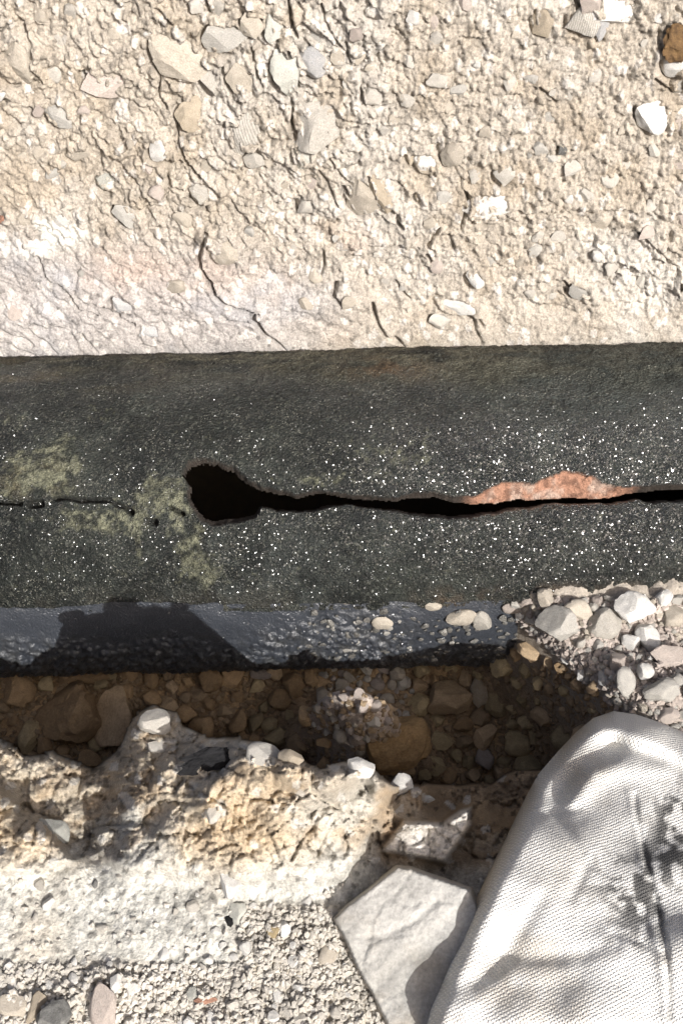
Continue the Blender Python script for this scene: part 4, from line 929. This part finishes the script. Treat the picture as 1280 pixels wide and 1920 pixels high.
def sack_top(X, Y, U, V, D):
    z = interp(U, V, SC, 62, .9)
    z += fold(U, V, X, Y, [(1100, 1368), (1160, 1376), (1220, 1394), (1290, 1424)], 14, .006, 701)
    z -= fold(U, V, X, Y, [(1150, 1394), (1200, 1412), (1290, 1446)], 12, .006, 703)
    z -= fold(U, V, X, Y, [(1040, 1490), (1060, 1450), (1090, 1420), (1140, 1404)], 26, .012, 705)
    z += fold(U, V, X, Y, [(1075, 1500), (1120, 1450), (1170, 1432), (1240, 1440)], 20, .006, 706)
    z -= fold(U, V, X, Y, [(960, 1790), (1010, 1795), (1080, 1790), (1150, 1770)], 16, .0028, 707)
    z -= fold(U, V, X, Y, [(890, 1840), (930, 1810), (950, 1780), (1010, 1690)], 18, .004, 709)
    z += fold(U, V, X, Y, [(880, 1880), (960, 1830), (1060, 1820)], 26, .005, 711)
    z -= fold(U, V, X, Y, [(1040, 1530), (1100, 1620), (1070, 1680)], 12, .003, 713)
    z -= fold(U, V, X, Y, [(1000, 1530), (1080, 1520)], 9, .003, 714)
    z -= fold(U, V, X, Y, [(1150, 1750), (1200, 1764), (1240, 1790)], 8, .003, 715)
    z -= fold(U, V, X, Y, [(1190, 1490), (1206, 1580), (1226, 1680), (1250, 1790), (1262, 1960)], 5, .0035, 716)
    z += fold(U, V, X, Y, [(1180, 1490), (1196, 1580), (1214, 1680), (1238, 1790), (1250, 1960)], 9, .0022, 718)
    z += .0030*fbm(X, Y, 11, 3, 720)+.0016*fbm(X+.5*Y, Y-.3*X, 34, 4, 721)+.0007*fbm(X, Y, 110, 4, 722)
    e = np.clip(1-D/.014, 0, 1); z -= .075*(1-np.sqrt(np.clip(1-e**2.4, 0, 1)))
    c = np.zeros(X.shape+(3,))+np.array([.76, .755, .725])
    c = mix(c, [.47, .425, .36], .6*smooth(.0, .5, fbm(X, Y, 18, 5, 730, .6)))
    c = mix(c, [.40, .34, .255], .65*np.clip(blob(U, V, 1085, 1445, 55, 40)+.7*blob(U, V, 915, 1815, 50, 34)+.5*blob(U, V, 1060, 1795, 90, 12)+.4*blob(U, V, 1060, 1640, 60, 70), 0, 1)*smooth(-.35, .3, fbm(X, Y, 45, 4, 734)))  # brown in the folds: dirt, with the fold shade mixed into it
    st = np.clip(1.3*blob(U, V, 1268, 1545, 44, 75)+1.0*blob(U, V, 1190, 1690, 55, 75)+.5*blob(U, V, 1130, 1640, 60, 60)+.5*blob(U, V, 1250, 1620, 50, 80)+.5*fold(U, V, X, Y, [(1195, 1500), (1230, 1680), (1262, 1960)], 7, 1, 716)+.5*blob(U, V, 1180, 1765, 50, 12), 0, 1)
    c = mix(c, [.055, .055, .055], .9*st*smooth(-.05, .35, fbm(X, Y, 170, 3, 731)+.25*fbm(X, Y, 40, 2, 732)+.25*st))
    c = mix(c, [.40, .33, .23], .75*np.clip(1-D/.009, 0, 1)*smooth(-.4, .3, fbm(X, Y, 30, 3, 733)))
    return z, c
M_CANVAS, nt_, b_ = mat_base('canvas_weave'); L = nt_.links.new
tc_ = N(nt_, 'ShaderNodeTexCoord').outputs['Object']
mp = N(nt_, 'ShaderNodeMapping'); mp.inputs['Rotation'].default_value = (0, 0, math.radians(-24)); L(tc_, mp.inputs['Vector'])
w1 = N(nt_, 'ShaderNodeTexWave', bands_direction='X', Scale=165, Distortion=2.6, Detail=2); w1.inputs['Detail Scale'].default_value = 2
w2 = N(nt_, 'ShaderNodeTexWave', bands_direction='Y', Scale=165, Distortion=2.6, Detail=2); w2.inputs['Detail Scale'].default_value = 2
L(mp.outputs[0], w1.inputs['Vector']); L(mp.outputs[0], w2.inputs['Vector'])
mxx = N(nt_, 'ShaderNodeMath', operation='MULTIPLY'); L(w1.outputs['Fac'], mxx.inputs[0]); L(w2.outputs['Fac'], mxx.inputs[1])
nz = noise(nt_, 900, 4, .7, tc_); adx = N(nt_, 'ShaderNodeMath', operation='ADD'); L(mxx.outputs[0], adx.inputs[0]); L(nz.outputs['Fac'], adx.inputs[1])
bpx = N(nt_, 'ShaderNodeBump', Strength=.9, Distance=.0010); L(adx.outputs[0], bpx.inputs['Height']); L(bpx.outputs[0], b_.inputs['Normal'])
cax = N(nt_, 'ShaderNodeVertexColor', layer_name='Col'); mrx = N(nt_, 'ShaderNodeMapRange'); mrx.inputs['To Min'].default_value = .74; mrx.inputs['To Max'].default_value = 1.08
mrx.inputs['From Max'].default_value = 1.3; mrx.inputs['From Min'].default_value = .3
L(adx.outputs[0], mrx.inputs['Value']); mm = N(nt_, 'ShaderNodeMix', data_type='RGBA', blend_type='MULTIPLY'); mm.inputs['Factor'].default_value = 1
L(cax.outputs['Color'], mm.inputs[6]); L(mrx.outputs[0], mm.inputs[7]); L(mm.outputs[2], b_.inputs['Base Color'])
b_.inputs['Roughness'].default_value = .95; b_.inputs['Specular IOR Level'].default_value = .1
P_, c_l, k_ = solid(SACK, .27, sack_top, .0013, 0, 0, 0, 0)
o = obj('canvas_sack', grid_mesh('canvas_sack', P_, c_l, k_), mat=M_CANVAS)
tag(o, 'dirty white canvas sack with black stains and a seam, slumped over the near bank', 'sack')
